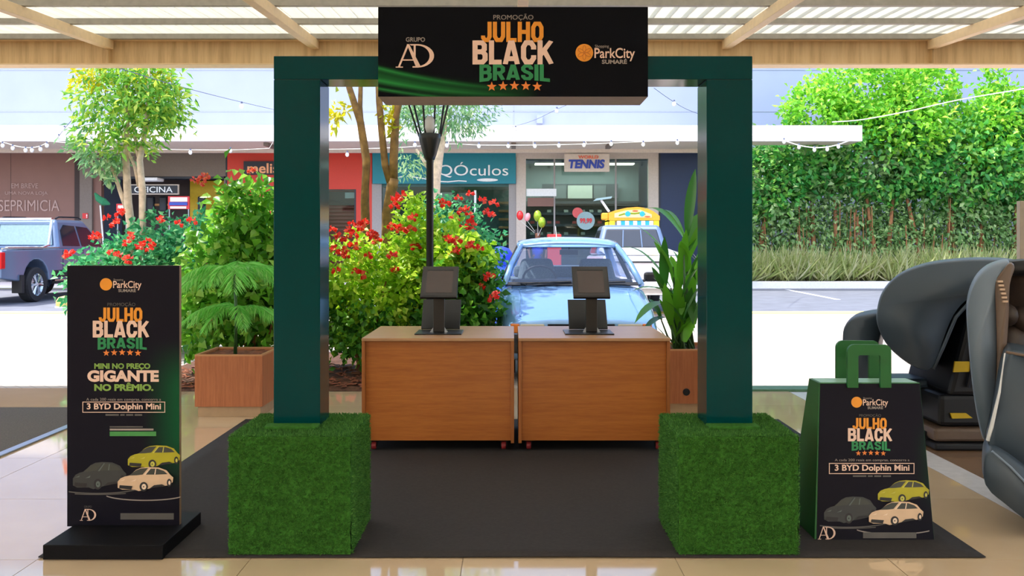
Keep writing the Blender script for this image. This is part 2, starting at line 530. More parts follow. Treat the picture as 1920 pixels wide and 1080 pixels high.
MB().box(-3.40, -3.335, 4.2, 7.62, 0.0005, 0.012).build('edge_frame', M['steel'], dm, bevel=0.004)
cp = MB()
cp.grid([[(-2.10 + 4.20 * i / 40, y, 0.0065 + (0.004 * math.exp(-((i - 22) / 4.0) ** 2) if y < 4.05 else 0.0)) for i in range(41)] for y in (3.995, 4.10, 5.0, 6.0, 7.11)])
cpo = cp.build('carpet_runner', M['carpet'], smooth=True, solid=0.005)
tag(cpo, 'wide black felt carpet laid under the arch and counters', 'carpet')

# ------------------------------------------------------------------ ground outside
def ground(name, x0, x1, y0, y1, z, m, **kw):
    return tag(MB().box(x0, x1, y0, y1, z - 0.05, z).build(name, m, **kw), kind='structure')
ground('paving', -40, 40, 8.68, 17.75, 0.0, M['pavers'])
ground('asphalt_lane', -40, 40, 18.25, 27.2, 0.0, M['asphalt'])
ground('trim_1', -40, 40, 17.75, 18.25, 0.012, M['line_yellow'])
ground('trim_2', 2.0, 7.2, 8.48, 8.70, 0.02, M['green_strip'])
ground('planting_strip', 5.2, 40, 27.4, 34, 0.20, M['soil'])
kb = MB().box(5.2, 12.35, 27.2, 27.4, 0, 0.23).build('kerb_white', M['kerb_white'], bevel=0.02); tag(kb, kind='structure')
kb = MB().box(12.35, 16.6, 27.2, 27.4, 0, 0.23).build('kerb_yellow', M['kerb_yellow'], bevel=0.02); tag(kb, kind='structure')
kb = MB().box(16.6, 40, 27.2, 27.4, 0, 0.23).build('kerb_white', M['kerb_white'], bevel=0.02); tag(kb, kind='structure')
ground('shop_pavement', -40, 5.2, 27.0, 34, 0.10, M['kerb_white'])
a, b_ = P(1475, 543, YG(543)), P(1572, 562, YG(562))
d = (b_ - a).normalized(); s_ = Vector((-d.y, d.x, 0)) * 0.06
pl_ = MB().hexa([a - s_ , b_ - s_, b_ + s_, a + s_, a - s_ + Vector((0, 0, .004)), b_ - s_ + Vector((0, 0, .004)), b_ + s_ + Vector((0, 0, .004)), a + s_ + Vector((0, 0, .004))]).build('trim_3', M['line_white']); tag(pl_, kind='structure')
bedm = MB()
bedm.grid([[(x, y, 0.004 + 0.075 * math.sin(PI * min(1, max(0, (x + 3.75) / 3.5))) ** 0.4 * math.sin(PI * min(1, max(0, (y - 8.48) / 2.9))) ** 0.5 * (0.8 + 0.4 * random.random())) for x in np.linspace(-3.75, -0.25, 36)] for y in np.linspace(8.48, 11.4, 30)])
tag(bedm.build('planting_bed', M['soil']), kind='structure')
chip = MB()
for _ in range(900):
    x, y = random.uniform(-3.6, -0.35), 8.55 + 1.2 * random.random() ** 1.6
    h = 0.075 * math.sin(PI * (x + 3.75) / 3.5) ** 0.4 * math.sin(PI * (y - 8.48) / 2.9) ** 0.5
    a = random.uniform(0, PI); l, wd = random.uniform(.02, .05), random.uniform(.01, .02)
    u = Vector((math.cos(a), math.sin(a), random.uniform(-.3, .3))); v = Vector((-u.y, u.x, random.uniform(-.3, .3)))
    c = Vector((x, y, h + 0.012))
    chip.add([c - u * l - v * wd, c + u * l - v * wd, c + u * l * .8 + v * wd, c - u * l + v * wd, c + Vector((0, 0, .014))], [(0, 1, 4), (1, 2, 4), (2, 3, 4), (3, 0, 4)])
M['chips'] = mat('bark_chip', (128, 74, 52), 0.85, grain=0.45, gs=14)
tag(chip.build('bark_chips', M['chips']), 'reddish bark chips strewn over the planting bed behind the arch', 'mulch', kind='stuff')

# ------------------------------------------------------------------ roof
RS = 0.056                                              # it rises gently towards the open edge
def roof_z(y, z9): return z9 - RS * (9.0 - y)
ceil = bpy.data.objects.new('ceiling', None); COL.objects.link(ceil); tag(ceil, kind='structure')
pitch, depth = 0.148, 0.036
prof = [(0, 0), (0.095, 0), (0.108, depth), (0.135, depth), (0.148, 0)]
Y0r, Y1r = -7.2, 9.22
zs = 3.423 + 0.052
sh = MB(); nrib = 7
pts = []
for k in range(nrib):
    for (u, h) in prof[:-1]: pts.append((k * pitch + u, h))
pts.append((nrib * pitch, 0))
sh.grid([[(u, y, roof_z(y, zs) + h) for u, h in pts] for y in (Y0r, -2, 3, 6, Y1r)])
s0 = sh.build('roof_sheet', M['sheet'], solid=0.0012); s_src = s0.data; bpy.data.objects.remove(s0)
wsh = nrib * pitch
for i in range(-9, 9):
    o = share(s_src, 'roof_sheet', ceil, (i * wsh - 0.06, 0, 0.0 if i % 2 else 0.0015))
    sm = o.modifiers.new('solid', 'SOLIDIFY'); sm.thickness = 0.0012
for y in [8.92 - 0.79 * k for k in range(0, 20)]:
    z = roof_z(y, 3.423)
    MB().box(-9.4, 9.4, y - 0.006, y + 0.002, z, z + 0.05).box(-9.4, 9.4, y, y + 0.045, z, z + 0.004).box(-9.4, 9.4, y, y + 0.045, z + 0.046, z + 0.05).build('purlin', M['purlin'], ceil)
for i in range(-4, 5):
    x = 0.085 + 2.055 * i
    q = []
    for y in (Y0r + 0.3, 9.02):
        z = roof_z(y, 3.333); q.append((y, z))
    (ya, za), (yb, zb) = q
    MB().hexa([(x - .04, ya, za), (x + .04, ya, za), (x + .04, yb, zb), (x - .04, yb, zb), (x - .04, ya, za + .088), (x + .04, ya, za + .088), (x + .04, yb, zb + .088), (x - .04, yb, zb + .088)]).build('rafter', M['rafter'], ceil, bevel=0.004)
eb = MB().box(-9.6, 9.6, 9.05, 9.06, 3.18, 3.43).build('edge_beam', M['beam'], ceil)
MB().box(-9.6, 9.6, 8.96, 9.15, 3.170, 3.184).build('bottom_flange', M['rafter'], eb, bevel=0.002)
MB().box(-9.6, 9.6, 8.98, 9.15, 3.420, 3.432).build('top_flange', M['rafter'], eb)
for px in (203, 1748): MB().box(X(px, 9.0) - .006, X(px, 9.0) + .006, 8.985, 9.05, 3.19, 3.33).build('stiffener', M['beam'], eb)
# hall behind the camera
tag(MB().box(-9.7, 9.7, -7.4, -7.2, 0, 3.0).build('wall_back', M['hall_wall']), kind='structure')
for hx, wh in ((-4.6, 'leftmost'), (0.0, 'middle'), (4.6, 'rightmost')):
    t = thing('ceiling_lamp', wh + ' added rectangular fill lamp hanging from the roof behind the viewer', 'lamp', (hx, -3.5, 2.52), 'added fill lamps')  # fixture made up to carry the fill light
    MB().box(hx - .82, hx + .82, -3.82, -3.18, 2.54, 2.60).build('housing', M['sheet'], t)
    MB().box(hx - .80, hx + .80, -3.80, -3.20, 2.525, 2.54).build('diffuser', M['lamp_glow'], t)
    MB().tube([(hx, -3.5, 2.60), (hx, -3.5, 2.78)], .012).build('hanger', M['steel'], t)
# ------------------------------------------------------------------ the arch
M['arch'] = mat('glossy_dark_green_paint', (0, 58, 60), 0.12, spec=0.12, grain=0.02, gs=3)
M['arch_seam'] = mat('arch_seam', (2, 34, 34), 0.4)
M['turf'] = mat('artificial_turf', (54, 104, 36), 0.95, grain=0.3, gs=70, bump=0.6, spec=0.15)
M['blade'] = leaf_mat('turf_blades', (48, 100, 32), (72, 128, 46), (96, 150, 62), 0.2, 0.7)
def swoosh_mat():
    k = NB('sign_print')
    c = k.sep(k.coord())
    x, z = c[0], c[2]
    base = k.mix(k.noise(sc=1.2), lin((10, 9, 11)), lin((4, 8, 20)))
    tot = None
    for (z0, kx, xr, wd, amp) in ((-0.175, 0.17, 0.14, 0.020, .9), (-0.200, 0.15, 0.05, 0.028, 1.0), (-0.225, 0.15, -0.02, 0.016, .9), (-0.19, 0.16, 0.10, 0.06, .4)):
        q = k.math('SUBTRACT', x, xr)
        cz = k.math('ADD', k.math('MULTIPLY', k.math('MULTIPLY', q, q), kx), z0)
        d = k.math('DIVIDE', k.math('ABSOLUTE', k.math('SUBTRACT', z, cz)), wd)
        e = k.math('MAXIMUM', k.math('SUBTRACT', 1.0, d), 0.0)
        e = k.math('MULTIPLY', k.math('MULTIPLY', e, e), amp)
        tot = e if tot is None else k.math('ADD', tot, e)
    fade = k.n('ShaderNodeMapRange'); k.l(x, fade.inputs[0]); fade.inputs[1].default_value = -0.58; fade.inputs[2].default_value = 0.12
    fade.inputs[3].default_value = 1.0; fade.inputs[4].default_value = 0.0
    f = k.math('MULTIPLY', tot, fade.outputs[0])
    k.l(k.mix(k.math('MINIMUM', f, 1.0), base, lin((40, 128, 62))), k.b.inputs['Base Color'])
    k.b.inputs['Roughness'].default_value = 0.55; k.b.inputs['Specular IOR Level'].default_value = 0.08
    return k.m
def poster_mat(name, x0, x1, z0, z1):
    """black print turning dark green towards the lower right"""
    k = NB(name); c = k.sep(k.coord())
    a = k.n('ShaderNodeMapRange', interpolation_type='SMOOTHSTEP'); k.l(c[0], a.inputs[0]); a.inputs[1].default_value = x0; a.inputs[2].default_value = x1
    b = k.n('ShaderNodeMapRange', interpolation_type='SMOOTHSTEP'); k.l(c[2], b.inputs[0]); b.inputs[1].default_value = z1; b.inputs[2].default_value = z1 - (z1 - z0) * 0.35
    e = k.n('ShaderNodeMapRange', interpolation_type='SMOOTHSTEP'); k.l(c[2], e.inputs[0]); e.inputs[1].default_value = z0; e.inputs[2].default_value = z0 + (z1 - z0) * 0.4
    f = k.math('MULTIPLY', k.math('MULTIPLY', a.outputs[0], b.outputs[0]), e.outputs[0])
    base = k.mix(k.noise(sc=1.4), lin((20, 14, 26)), lin((13, 15, 28)))
    k.l(k.mix(f, base, lin((10, 84, 48))), k.b.inputs['Base Color'])
    k.b.inputs['Roughness'].default_value = 0.5; k.b.inputs['Specular IOR Level'].default_value = 0.12
    return k.m
M['sign_print'] = swoosh_mat()
M['board_edge'] = mat('grey_foam_board', (158, 146, 140), 0.7)
M['ink_orange'] = mat('orange_ink', (226, 142, 22), 0.5)
M['ink_star'] = mat('star_orange_ink', (224, 124, 44), 0.5)
M['ink_warm_white'] = mat('warm_lit_white_ink', (226, 190, 172), 0.5)  # white print; warm hall light put into the ink colour
M['ink_green'] = mat('green_ink', (18, 128, 72), 0.5)
M['ink_lime'] = mat('lime_ink', (122, 158, 66), 0.5)
M['ink_grey'] = mat('grey_ink', (150, 138, 132), 0.5)
M['ink_dim'] = mat('dim_grey_ink', (84, 80, 78), 0.5)
M['ink_darkorange'] = mat('dark_orange_ink', (186, 104, 10), 0.5)
M['ink_strip'] = mat('bright_green_ink', (60, 138, 66), 0.5)

def block(xc0, xc1, label):
    t = thing('turf_cube', label, 'plinth', ((xc0 + xc1) / 2, 4.27, 0.0135), 'turf cubes under the arch')
    y0, y1, z0, z1 = 4.01, 4.53, 0.0135, 0.537
    n = 22
    b = MB()
    J = lambda: random.gauss(0, 0.0022)
    lx = lambda i: xc0 + (xc1 - xc0) * i / n
    lz = lambda i: z0 + (z1 - z0) * i / n
    ly = lambda i: y0 + (y1 - y0) * i / n
    b.grid([[(lx(i) + (J() if 0 < i < n else -abs(J())), y0 + J(), lz(j)) for i in range(n + 1)] for j in range(n + 1)])
    b.grid([[(lx(i), ly(j) if j else y0 - .001, z1 + J()) for i in range(n + 1)] for j in range(n + 1)])
    b.grid([[(xc0 + J(), ly(i), lz(j)) for i in range(n, -1, -1)] for j in range(n + 1)])
    b.grid([[(xc1 + J(), ly(i), lz(j)) for i in range(n + 1)] for j in range(n + 1)])
    b.grid([[(lx(i), y1, lz(j)) for i in range(n, -1, -1)] for j in range(n + 1)])
    b.build('cube_body', M['turf'], t, smooth=False)
    # pile: short blades standing off the faces
    def pile(n, p, u, v, nrm):
        a, c = rng.random(n)[:, None], rng.random(n)[:, None]
        Pp = np.array(p) + a * np.array(u) + c * np.array(v)
        D = np.array(nrm) * 0.75 + unit(n) * 0.55 + np.array((0, 0, .25))
        return Pp, D
    dx, dy, dz = xc1 - xc0, y1 - y0, z1 - z0
    A = [pile(9000, (xc0, y0, z0), (dx, 0, 0), (0, 0, dz), (0, -1, 0)), pile(7000, (xc0, y0, z1), (dx, 0, 0), (0, dy, 0), (0, 0, 1)),
         pile(4500, (xc0, y0, z0), (0, dy, 0), (0, 0, dz), (-1, 0, 0)), pile(4500, (xc1, y0, z0), (0, dy, 0), (0, 0, dz), (1, 0, 0))]
    Pp = np.concatenate([q[0] for q in A]); D = np.concatenate([q[1] for q in A])
    leaf_mesh('turf_pile', Pp, D, unit(len(Pp)), 0.013, 0.004, M['blade'], t)
    return t
block(X(430, 4.01), X(658, 4.01), 'green artificial turf cube carrying the left post of the arch')
block(X(1273, 4.01), X(1497, 4.01), 'green artificial turf cube carrying the right post, beside the bag-shaped stand')

AY0, AY1 = 4.22, 4.43
arch = thing('promotional_arch', 'glossy dark green rectangular gateway arch with a black promotional sign on top', 'arch', (0, 4.325, 0.541))
zt, zb = Z(105, AY0), Z(149, AY0)
zbase = 0.541
lx0, lx1, rx0, rx1 = X(513, AY0), X(600, AY0), X(1325, AY0), X(1411, AY0)
MB().box(lx0, lx1, AY0, AY1, zbase, zb - .001).build('post', M['arch'], arch, bevel=0.003)
MB().box(rx0, rx1, AY0, AY1, zbase, zb - .001).build('post', M['arch'], arch, bevel=0.003)
MB().box(lx0, rx1, AY0, AY1, zb + .001, zt).build('crossbeam', M['arch'], arch, bevel=0.003)
MB().box(lx0 + .004, lx1 - .004, AY0 + .004, AY1 - .004, zb - .002, zb + .002).box(rx0 + .004, rx1 - .004, AY0 + .004, AY1 - .004, zb - .002, zb + .002).build('joint', M['arch_seam'], arch)
for a, b in ((X(498, 4.17), X(597, 4.17)), (X(1327, 4.17), X(1422, 4.17))):
    MB().box(a, b, 4.13, 4.215, zbase, zbase + .016).build('foot_plate', M['turf'], arch, bevel=0.004)
SY0, SY1 = 4.17, 4.435
S = Plane(SY0)
sx0, sx1, sz0, sz1 = X(709, SY0), X(1215, SY0), Z(181, SY0), Z(13, SY0)
sg = MB().box(sx0, sx1, SY0 + .004, SY0 + .022, sz0, sz1).box(sx0, sx0 + .02, SY0 + .02, SY1, sz0, sz1).box(sx1 - .02, sx1, SY0 + .02, SY1, sz0, sz1).box(sx0 + .02, sx1 - .02, SY0 + .02, SY1, sz0, sz0 + .018).box(sx0 + .02, sx1 - .02, SY0 + .02, SY1, sz1 - .018, sz1).build('sign_box', M['board_edge'], arch)
sf = MB(); cx, cz = (sx0 + sx1) / 2, (sz0 + sz1) / 2
sf.box(sx0 - cx, sx1 - cx, 0, .004, sz0 - cz, sz1 - cz)
sfo = sf.build('sign_face', M['sign_print'], sg, local=True)
sfo.location = (cx - arch.location.x, SY0 - arch.location.y, cz - arch.location.z)

def serif_ad(pl, x0, x1, y0, y1, parent, m, off=.0015):
    q = lambda L: [(x0 + (x1 - x0) * u, y1 + (y0 - y1) * v) for u, v in L]
    ring = [(.56 + .44 * math.sin(t), .5 + .5 * math.cos(t)) for t in np.linspace(0, PI, 16)]
    inn = [(.56 + .325 * math.sin(t), .5 + .44 * math.cos(t)) for t in np.linspace(PI, 0, 16)]
    shape(pl, [q([(.055, .02), (.105, .02), (.33, .90), (.30, 1.0)]), q([(.29, 1.0), (.35, 1.0), (.66, .02), (.53, .02)]),
               q([(.17, .30), (.46, .30), (.46, .35), (.185, .35)]), q([(0, 0), (.19, 0), (.19, .045), (0, .045)]),
               q([(.44, .0), (.60, .0), (.60, .06), (.44, .06)]), q([(.40, .94), (.58, .94), (.58, 1.0), (.36, 1.0)]), q([(.47, .40), (.52, .25), (.52, .96), (.47, .96)]),
               q(ring + inn)], m, parent, 'monogram', off)

def julho(pl, parent, c, y, s, star_m, dim):
    """the promotion logo: c = centre x, y = top of JULHO, s = scale relative to the large sign"""
    r = lambda x, yy: (c + (x - 962) * s, y + (yy - 40) * s)
    def wr(t, x0, x1, y0, y1, m, bold, off, **kw):
        a, b = r(x0, y0), r(x1, y1); write(t, pl, a[0], b[0], a[1], b[1], m, parent, bold=bold, off=off, **kw)
    wr('PROMOÇÃO', 925, 1000, 26, 39, dim, 0.0, .0014)
    def hv(t, x0, x1, y0, y1, m, off, **kw):
        a, b = r(x0, y0), r(x1, y1); heavy(t, pl, a[0], b[0], a[1], b[1], m, parent, off=off, **kw)
    hv('JULHO', 902, 1019, 41, 79, M['ink_orange'], .0014)
    hv('BRASIL', 899, 1031, 121, 150, M['ink_green'], .0014, arc=4 * s)
    hv('BLACK', 886, 1038, 76, 121, M['ink_warm_white'], .0022)
    shape(pl, [star(*r(922 + 21.3 * i, 162.5 - 1.6 * math.sin(PI * i / 4)), 9.5 * s) for i in range(5)], star_m, parent, 'stars')

def park(pl, parent, x, y, s, lines=True):
    """shopping centre logo; x, y = centre of the disc"""
    shape(pl, [ell(x, y, 16.5 * s, 16.5 * s, 28)], M['ink_orange'], parent, 'disc')
    if lines:
        L = []
        for a in range(6):
            u = a * PI / 3 + PI / 2; cxx, cyy = x + 7.2 * s * math.cos(u), y - 7.2 * s * math.sin(u)
            o, i_ = [], []
            for t in np.linspace(0, 2 * PI, 13):
                ex, ey = 6.8 * math.cos(t), 3.4 * math.sin(t)
                o.append((cxx + s * (ex * math.cos(u) + ey * math.sin(u)), cyy + s * (-ex * math.sin(u) + ey * math.cos(u))))
                ex, ey = 5.6 * math.cos(t), 2.3 * math.sin(t)
                i_.append((cxx + s * (ex * math.cos(u) + ey * math.sin(u)), cyy + s * (-ex * math.sin(u) + ey * math.cos(u))))
            L.append((0, o + i_[::-1]))
        shape(pl, L, M['ink_darkorange'], parent, 'leaf_lines', .002)
    write('Shopping', pl, x + 20 * s, x + 46 * s, y - 15 * s, y - 8 * s, M['ink_grey'], parent)
    write('ParkCity', pl, x + 19 * s, x + 95 * s, y - 9 * s, y + 16 * s, M['ink_warm_white'], parent, bold=.012)
    write('SUMARÉ', pl, x + 33 * s, x + 80 * s, y + 11 * s, y + 21 * s, M['ink_grey'], parent, bold=.03)

julho(S, sg, 962, 40, 1.0, M['ink_star'], M['ink_grey'])
serif_ad(S, 742, 814, 83, 127, sg, M['ink_warm_white'])
write('GRUPO', S, 761, 797, 70, 78.5, M['ink_grey'], sg, bold=.02)
park(S, sg, 1095.5, 99, 1.0)

# ------------------------------------------------------------------ printed cars shared by the totem and the bag
def car_print(pl, x0, y1, w, h, body, hi, parent, off, mirror=False):
    q = lambda L: [(x0 + w * u, y1 - h * v) for u, v in L]
    tyre, glass = M['ink_tyre'], M['ink_glass']
    bodyp = [(.0, .12), (.0, .38), (.05, .52), (.13, .60), (.21, .64), (.33, .88), (.42, .97), (.55, 1.0), (.74, .98), (.88, .86), (.95, .66), (1.0, .56), (.99, .36), (.94, .26), (.90, .22), (.62, .12), (.46, .02), (.38, -.02), (.30, .04), (.08, .04)]
    L = [(0, q(bodyp)), (1, q([(.20, .64), (.33, .86), (.41, .94), (.55, .96), (.50, .82), (.45, .68), (.34, .65)])),
         (1, q([(.50, .68), (.59, .93), (.72, .93), (.83, .84), (.90, .70), (.70, .68)])),
         (3, q([(.47, .66), (.585, .96), (.60, .95), (.50, .66)])), (3, q([(.66, .69), (.68, .93), (.695, .93), (.68, .69)])),
         (2, q(ell(.47, .17, .075, .20, 18))), (3, q(ell(.475, .17, .042, .12, 14))), (2, q(ell(.47, .17, .012, .03, 8))),
         (2, q(ell(.93, .34, .042, .17, 16))), (3, q(ell(.935, .34, .020, .09, 10))),
         (2, q([(.03, .10), (.25, .05), (.27, .20), (.04, .24)])), (3, q([(.04, .42), (.14, .50), (.12, .44)])), (3, q([(.24, .40), (.34, .50), (.32, .42)])),
         (2, q([(.58, .10), (.86, .22), (.80, .28), (.66, .24)]))]
    shape(pl, [l for l in L], [body, glass, tyre, hi], parent, 'printed_car', off)
M['ink_tyre'] = mat('tyre_ink', (26, 24, 28), 0.5)
M['ink_glass'] = mat('glass_ink', (56, 58, 52), 0.5)
M['ink_yellow'] = mat('yellow_ink', (168, 160, 16), 0.5)
M['ink_yellow_hi'] = mat('pale_yellow_ink', (190, 186, 80), 0.5)
M['ink_beige'] = mat('beige_ink', (214, 180, 148), 0.5)
M['ink_beige_hi'] = mat('pale_beige_ink', (230, 204, 180), 0.5)
M['ink_dark'] = mat('charcoal_ink', (46, 48, 50), 0.5)
M['ink_dark_hi'] = mat('grey_green_ink', (84, 96, 92), 0.5)
def band(L, wd): return [(x, y - wd / 2) for x, y in L] + [(x, y + wd / 2) for x, y in L[::-1]]
def turntable(pl, cx, cy, rx, ry, a0, a1, wd, m, parent, off=.0014):
    L = ell(cx, cy, rx, ry, 18, a0, a1); shape(pl, [band(L, wd)], m, parent, 'turntable_line', off)
def three_cars(pl, parent, cx, cy, s, dy=0):
    """cx, cy: photo position of the totem's composition origin (228, 900) mapped here, s scale"""
    f = lambda x, y: (cx + (x - 228) * s, cy + (y - 900) * s)
    for (x, y, w_, h_, b, hi, off) in ((137, 916, 100, 50, M['ink_dark'], M['ink_dark_hi'], .0016), (240, 877, 98, 42, M['ink_yellow'], M['ink_yellow_hi'], .0016)):
        px, py = f(x, y); car_print(pl, px, py, w_ * s, h_ * s, b, hi, parent, off)
    px, py = f(222, 919); car_print(pl, px, py, 104 * s, 44 * s, M['ink_beige'], M['ink_beige_hi'], parent, .0075)
    for (x, y, rx, ry, a0, a1, wd, m) in ((182, 908, 90, 17, .35, 2.2, 2.0, M['ink_dim']), (272, 925, 78, 13, .55, 2.75, 2.0, M['ink_grey']), (182, 914, 100, 13, 1.0, 2.0, 1.6, M['ink_dim'])):
        px, py = f(x, y); turntable(pl, px, py, rx * s, ry * s, a0, a1, wd * s, m, parent)

# ------------------------------------------------------------------ totem on the left
M['black_board'] = mat('matt_black_board', (9, 9, 14), 0.6, grain=0.1, spec=0.15)
M['totem_edge'] = mat('totem_edge', (150, 120, 96), 0.6)
TYP = 4.25
tot = thing('promotional_totem', 'tall black promotional panel with printed cars standing on a black foot, left of the arch', 'sign', (-1.8, 4.2, 0.003))
bx0, bx1 = X(80, 3.97), X(305, 3.97)
MB().hexa([(bx0, 3.97, .003), (bx1, 3.97, .003), (bx1, 4.46, .003), (bx0, 4.46, .003), (bx0, 3.97, .068), (bx1, 3.97, .068), (bx1, 4.46, .068), (bx0, 4.46, .068)]).build('foot', M['black_board'], tot, bevel=0.003)
tpx0, tpx1 = 126.0, 336.0
px0, px1 = X(tpx0, TYP), X(tpx1, TYP)
pz1 = Z(498, TYP)
M['totem_print'] = poster_mat('totem_print', 0.08, 0.32, -0.45, 0.30)
pn = MB().box(px0, px1, TYP + .003, TYP + .028, .062, pz1).build('panel', M['totem_edge'], tot)
ff = MB().box(-(px1 - px0) / 2, (px1 - px0) / 2, 0, .003, .062 - .66, pz1 - .66).build('panel_face', M['totem_print'], pn, local=True)
ff.location = ((px0 + px1) / 2 - tot.location.x, TYP - tot.location.y, .66 - tot.location.z)
TP = Plane(TYP)
park(TP, pn, 199, 533, 0.70, False)
julho(TP, pn, 227.5, 576, 0.70, M['ink_star'], M['ink_dim'])
write('MINI NO PREÇO', TP, 177, 282, 681, 694, M['ink_lime'], pn, bold=.04)
write('GIGANTE', TP, 164, 298, 694, 716, M['ink_warm_white'], pn, bold=.05)
write('NO PRÊMIO.', TP, 177, 288, 717, 733, M['ink_lime'], pn, bold=.05)
write('A cada 200 reais em compras, concorra a', TP, 162, 302, 746, 753, M['ink_grey'], pn)
def frame_rect(pl, x0, x1, y0, y1, t, m, parent):
    shape(pl, [[(x0, y0), (x1, y0), (x1, y0 + t), (x0, y0 + t)], [(x0, y1 - t), (x1, y1 - t), (x1, y1), (x0, y1)], [(x0, y0), (x0 + t, y0), (x0 + t, y1), (x0, y1)], [(x1 - t, y0), (x1, y0), (x1, y1), (x1 - t, y1)]], m, parent, 'text_frame')
frame_rect(TP, 155, 310, 753, 773.5, 1.3, M['ink_warm_white'], pn)
write('3 BYD Dolphin Mini', TP, 163, 302, 756, 771, M['ink_warm_white'], pn, bold=.025)
shape(TP, [[(a, 776), (b, 776), (b, 779.5), (a, 779.5)] for a, b in ((198, 223), (226, 234), (237, 250), (253, 267))], M['ink_dim'], pn, 'text_line')
shape(TP, [[(206, 803.5), (288, 803.5), (288, 807), (206, 807)]], M['ink_grey'], pn, 'text_line')
shape(TP, [[(206, 799), (268, 799), (268, 801.5), (206, 801.5)]], M['ink_dim'], pn, 'text_line')
shape(TP, [[(206, 809), (293, 809), (293, 817.5), (206, 817.5)]], M['ink_strip'], pn, 'green_strip')
three_cars(TP, pn, 228, 900, 1.0)
serif_ad(TP, 150, 181, 954, 976, pn, M['ink_warm_white'])
write('GRUPO', TP, 158, 172, 948, 952, M['ink_dim'], pn)
shape(TP, [[(226, 962), (326, 962), (326, 974), (226, 974)]], M['ink_dim'], pn, 'small_print_block')

# ------------------------------------------------------------------ bag-shaped stand on the right
M['bag_green'] = mat('bag_green_board', (14, 92, 34), 0.5, grain=0.05)
M['bag_top'] = mat('bag_board_top_sheen', (150, 190, 170), 0.35)  # pale tone is the reflection on the bag's top, put into the colour
bag = thing('bag_shaped_stand', 'giant shopping-bag stand with green handles and printed cars, right of the arch', 'stand', (1.88, 4.42, 0.0095))
ZT = 0.7215
bl, br_, tl, tr = X(1527, 4.225), X(1752, 4.225), X(1536, 4.36), X(1725, 4.36)
b0, b1, c0, c1 = (bl, 4.225, .0095), (br_, 4.225, .0095), (br_, 4.62, .0095), (bl, 4.62, .0095)
d0, d1, e0, e1 = (tl, 4.36, ZT), (tr, 4.36, ZT), (tr, 4.51, ZT), (tl, 4.51, ZT)
BP = Plane(4.2215, 4.3565, ZT)
core = MB().hexa([b0, b1, c0, c1, d0, d1, e0, e1]).build('bag_body', M['bag_green'], bag, bevel=.002)
M['bag_print'] = poster_mat('bag_print', 0.02, 0.30, 0.10, 0.55)
face = MB()
face.prism([BP.pt(1531, 1012), BP.pt(1751.5, 1012), BP.pt(1724.5, 719.5), BP.pt(1538, 719.5)], (0, 0, 0), (0, .006, 0))
fo = face.build('front_print', M['bag_print'], core)
MB().box(tl + .01, tr - .01, 4.37, 4.50, ZT, ZT + .002).build('top_panel', M['bag_top'], bag)
def handle(px0, px1, y):
    x0, x1 = X(px0, y), X(px1, y); z0, z1, t, r = ZT - .02, Z(645, 4.36) , .052, .035
    L = [(x0, z0), (x0, z1 - r)] + [(x0 + r - r * math.cos(a), z1 - r + r * math.sin(a)) for a in np.linspace(0, PI / 2, 6)[1:]] + [(x1 - r + r * math.sin(a), z1 - r + r * math.cos(a)) for a in np.linspace(0, PI / 2, 6)[1:]] + [(x1, z0)]
    I = [(x1 - t, z0), (x1 - t, z1 - t - .006), (x1 - t - .006, z1 - t), (x0 + t + .006, z1 - t), (x0 + t, z1 - t - .006), (x0 + t, z0)]
    MB().prism([(a, y, b) for a, b in L + I], (0, -.009, 0), (0, .009, 0)).build('handle', M['bag_green'], bag)
handle(1588, 1670, 4.348)
handle(1567, 1648, 4.522)
park(BP, core, 1606, 754, 0.62, False)
julho(BP, core, 1631, 783, 0.545, M['ink_star'], M['ink_dim'])
write('A cada 200 reais em compras, concorra a', BP, 1565, 1705, 860, 866, M['ink_grey'], core)
frame_rect(BP, 1554, 1714, 868, 888.5, 1.4, M['ink_warm_white'], core)
write('3 BYD Dolphin Mini', BP, 1565, 1705, 871, 886, M['ink_warm_white'], core, bold=.025)
shape(BP, [[(a, 891), (b, 891), (b, 894), (a, 894)] for a, b in ((1599, 1624), (1627, 1636), (1639, 1652), (1655, 1670))], M['ink_dim'], core, 'text_line')
three_cars(BP, core, 1634, 964, 0.98)
serif_ad(BP, 1533, 1566, 987, 1011, core, M['ink_warm_white'])
shape(BP, [[(1618, 998), (1718, 998), (1718, 1009), (1618, 1009)]], M['ink_dim'], core, 'small_print_block')

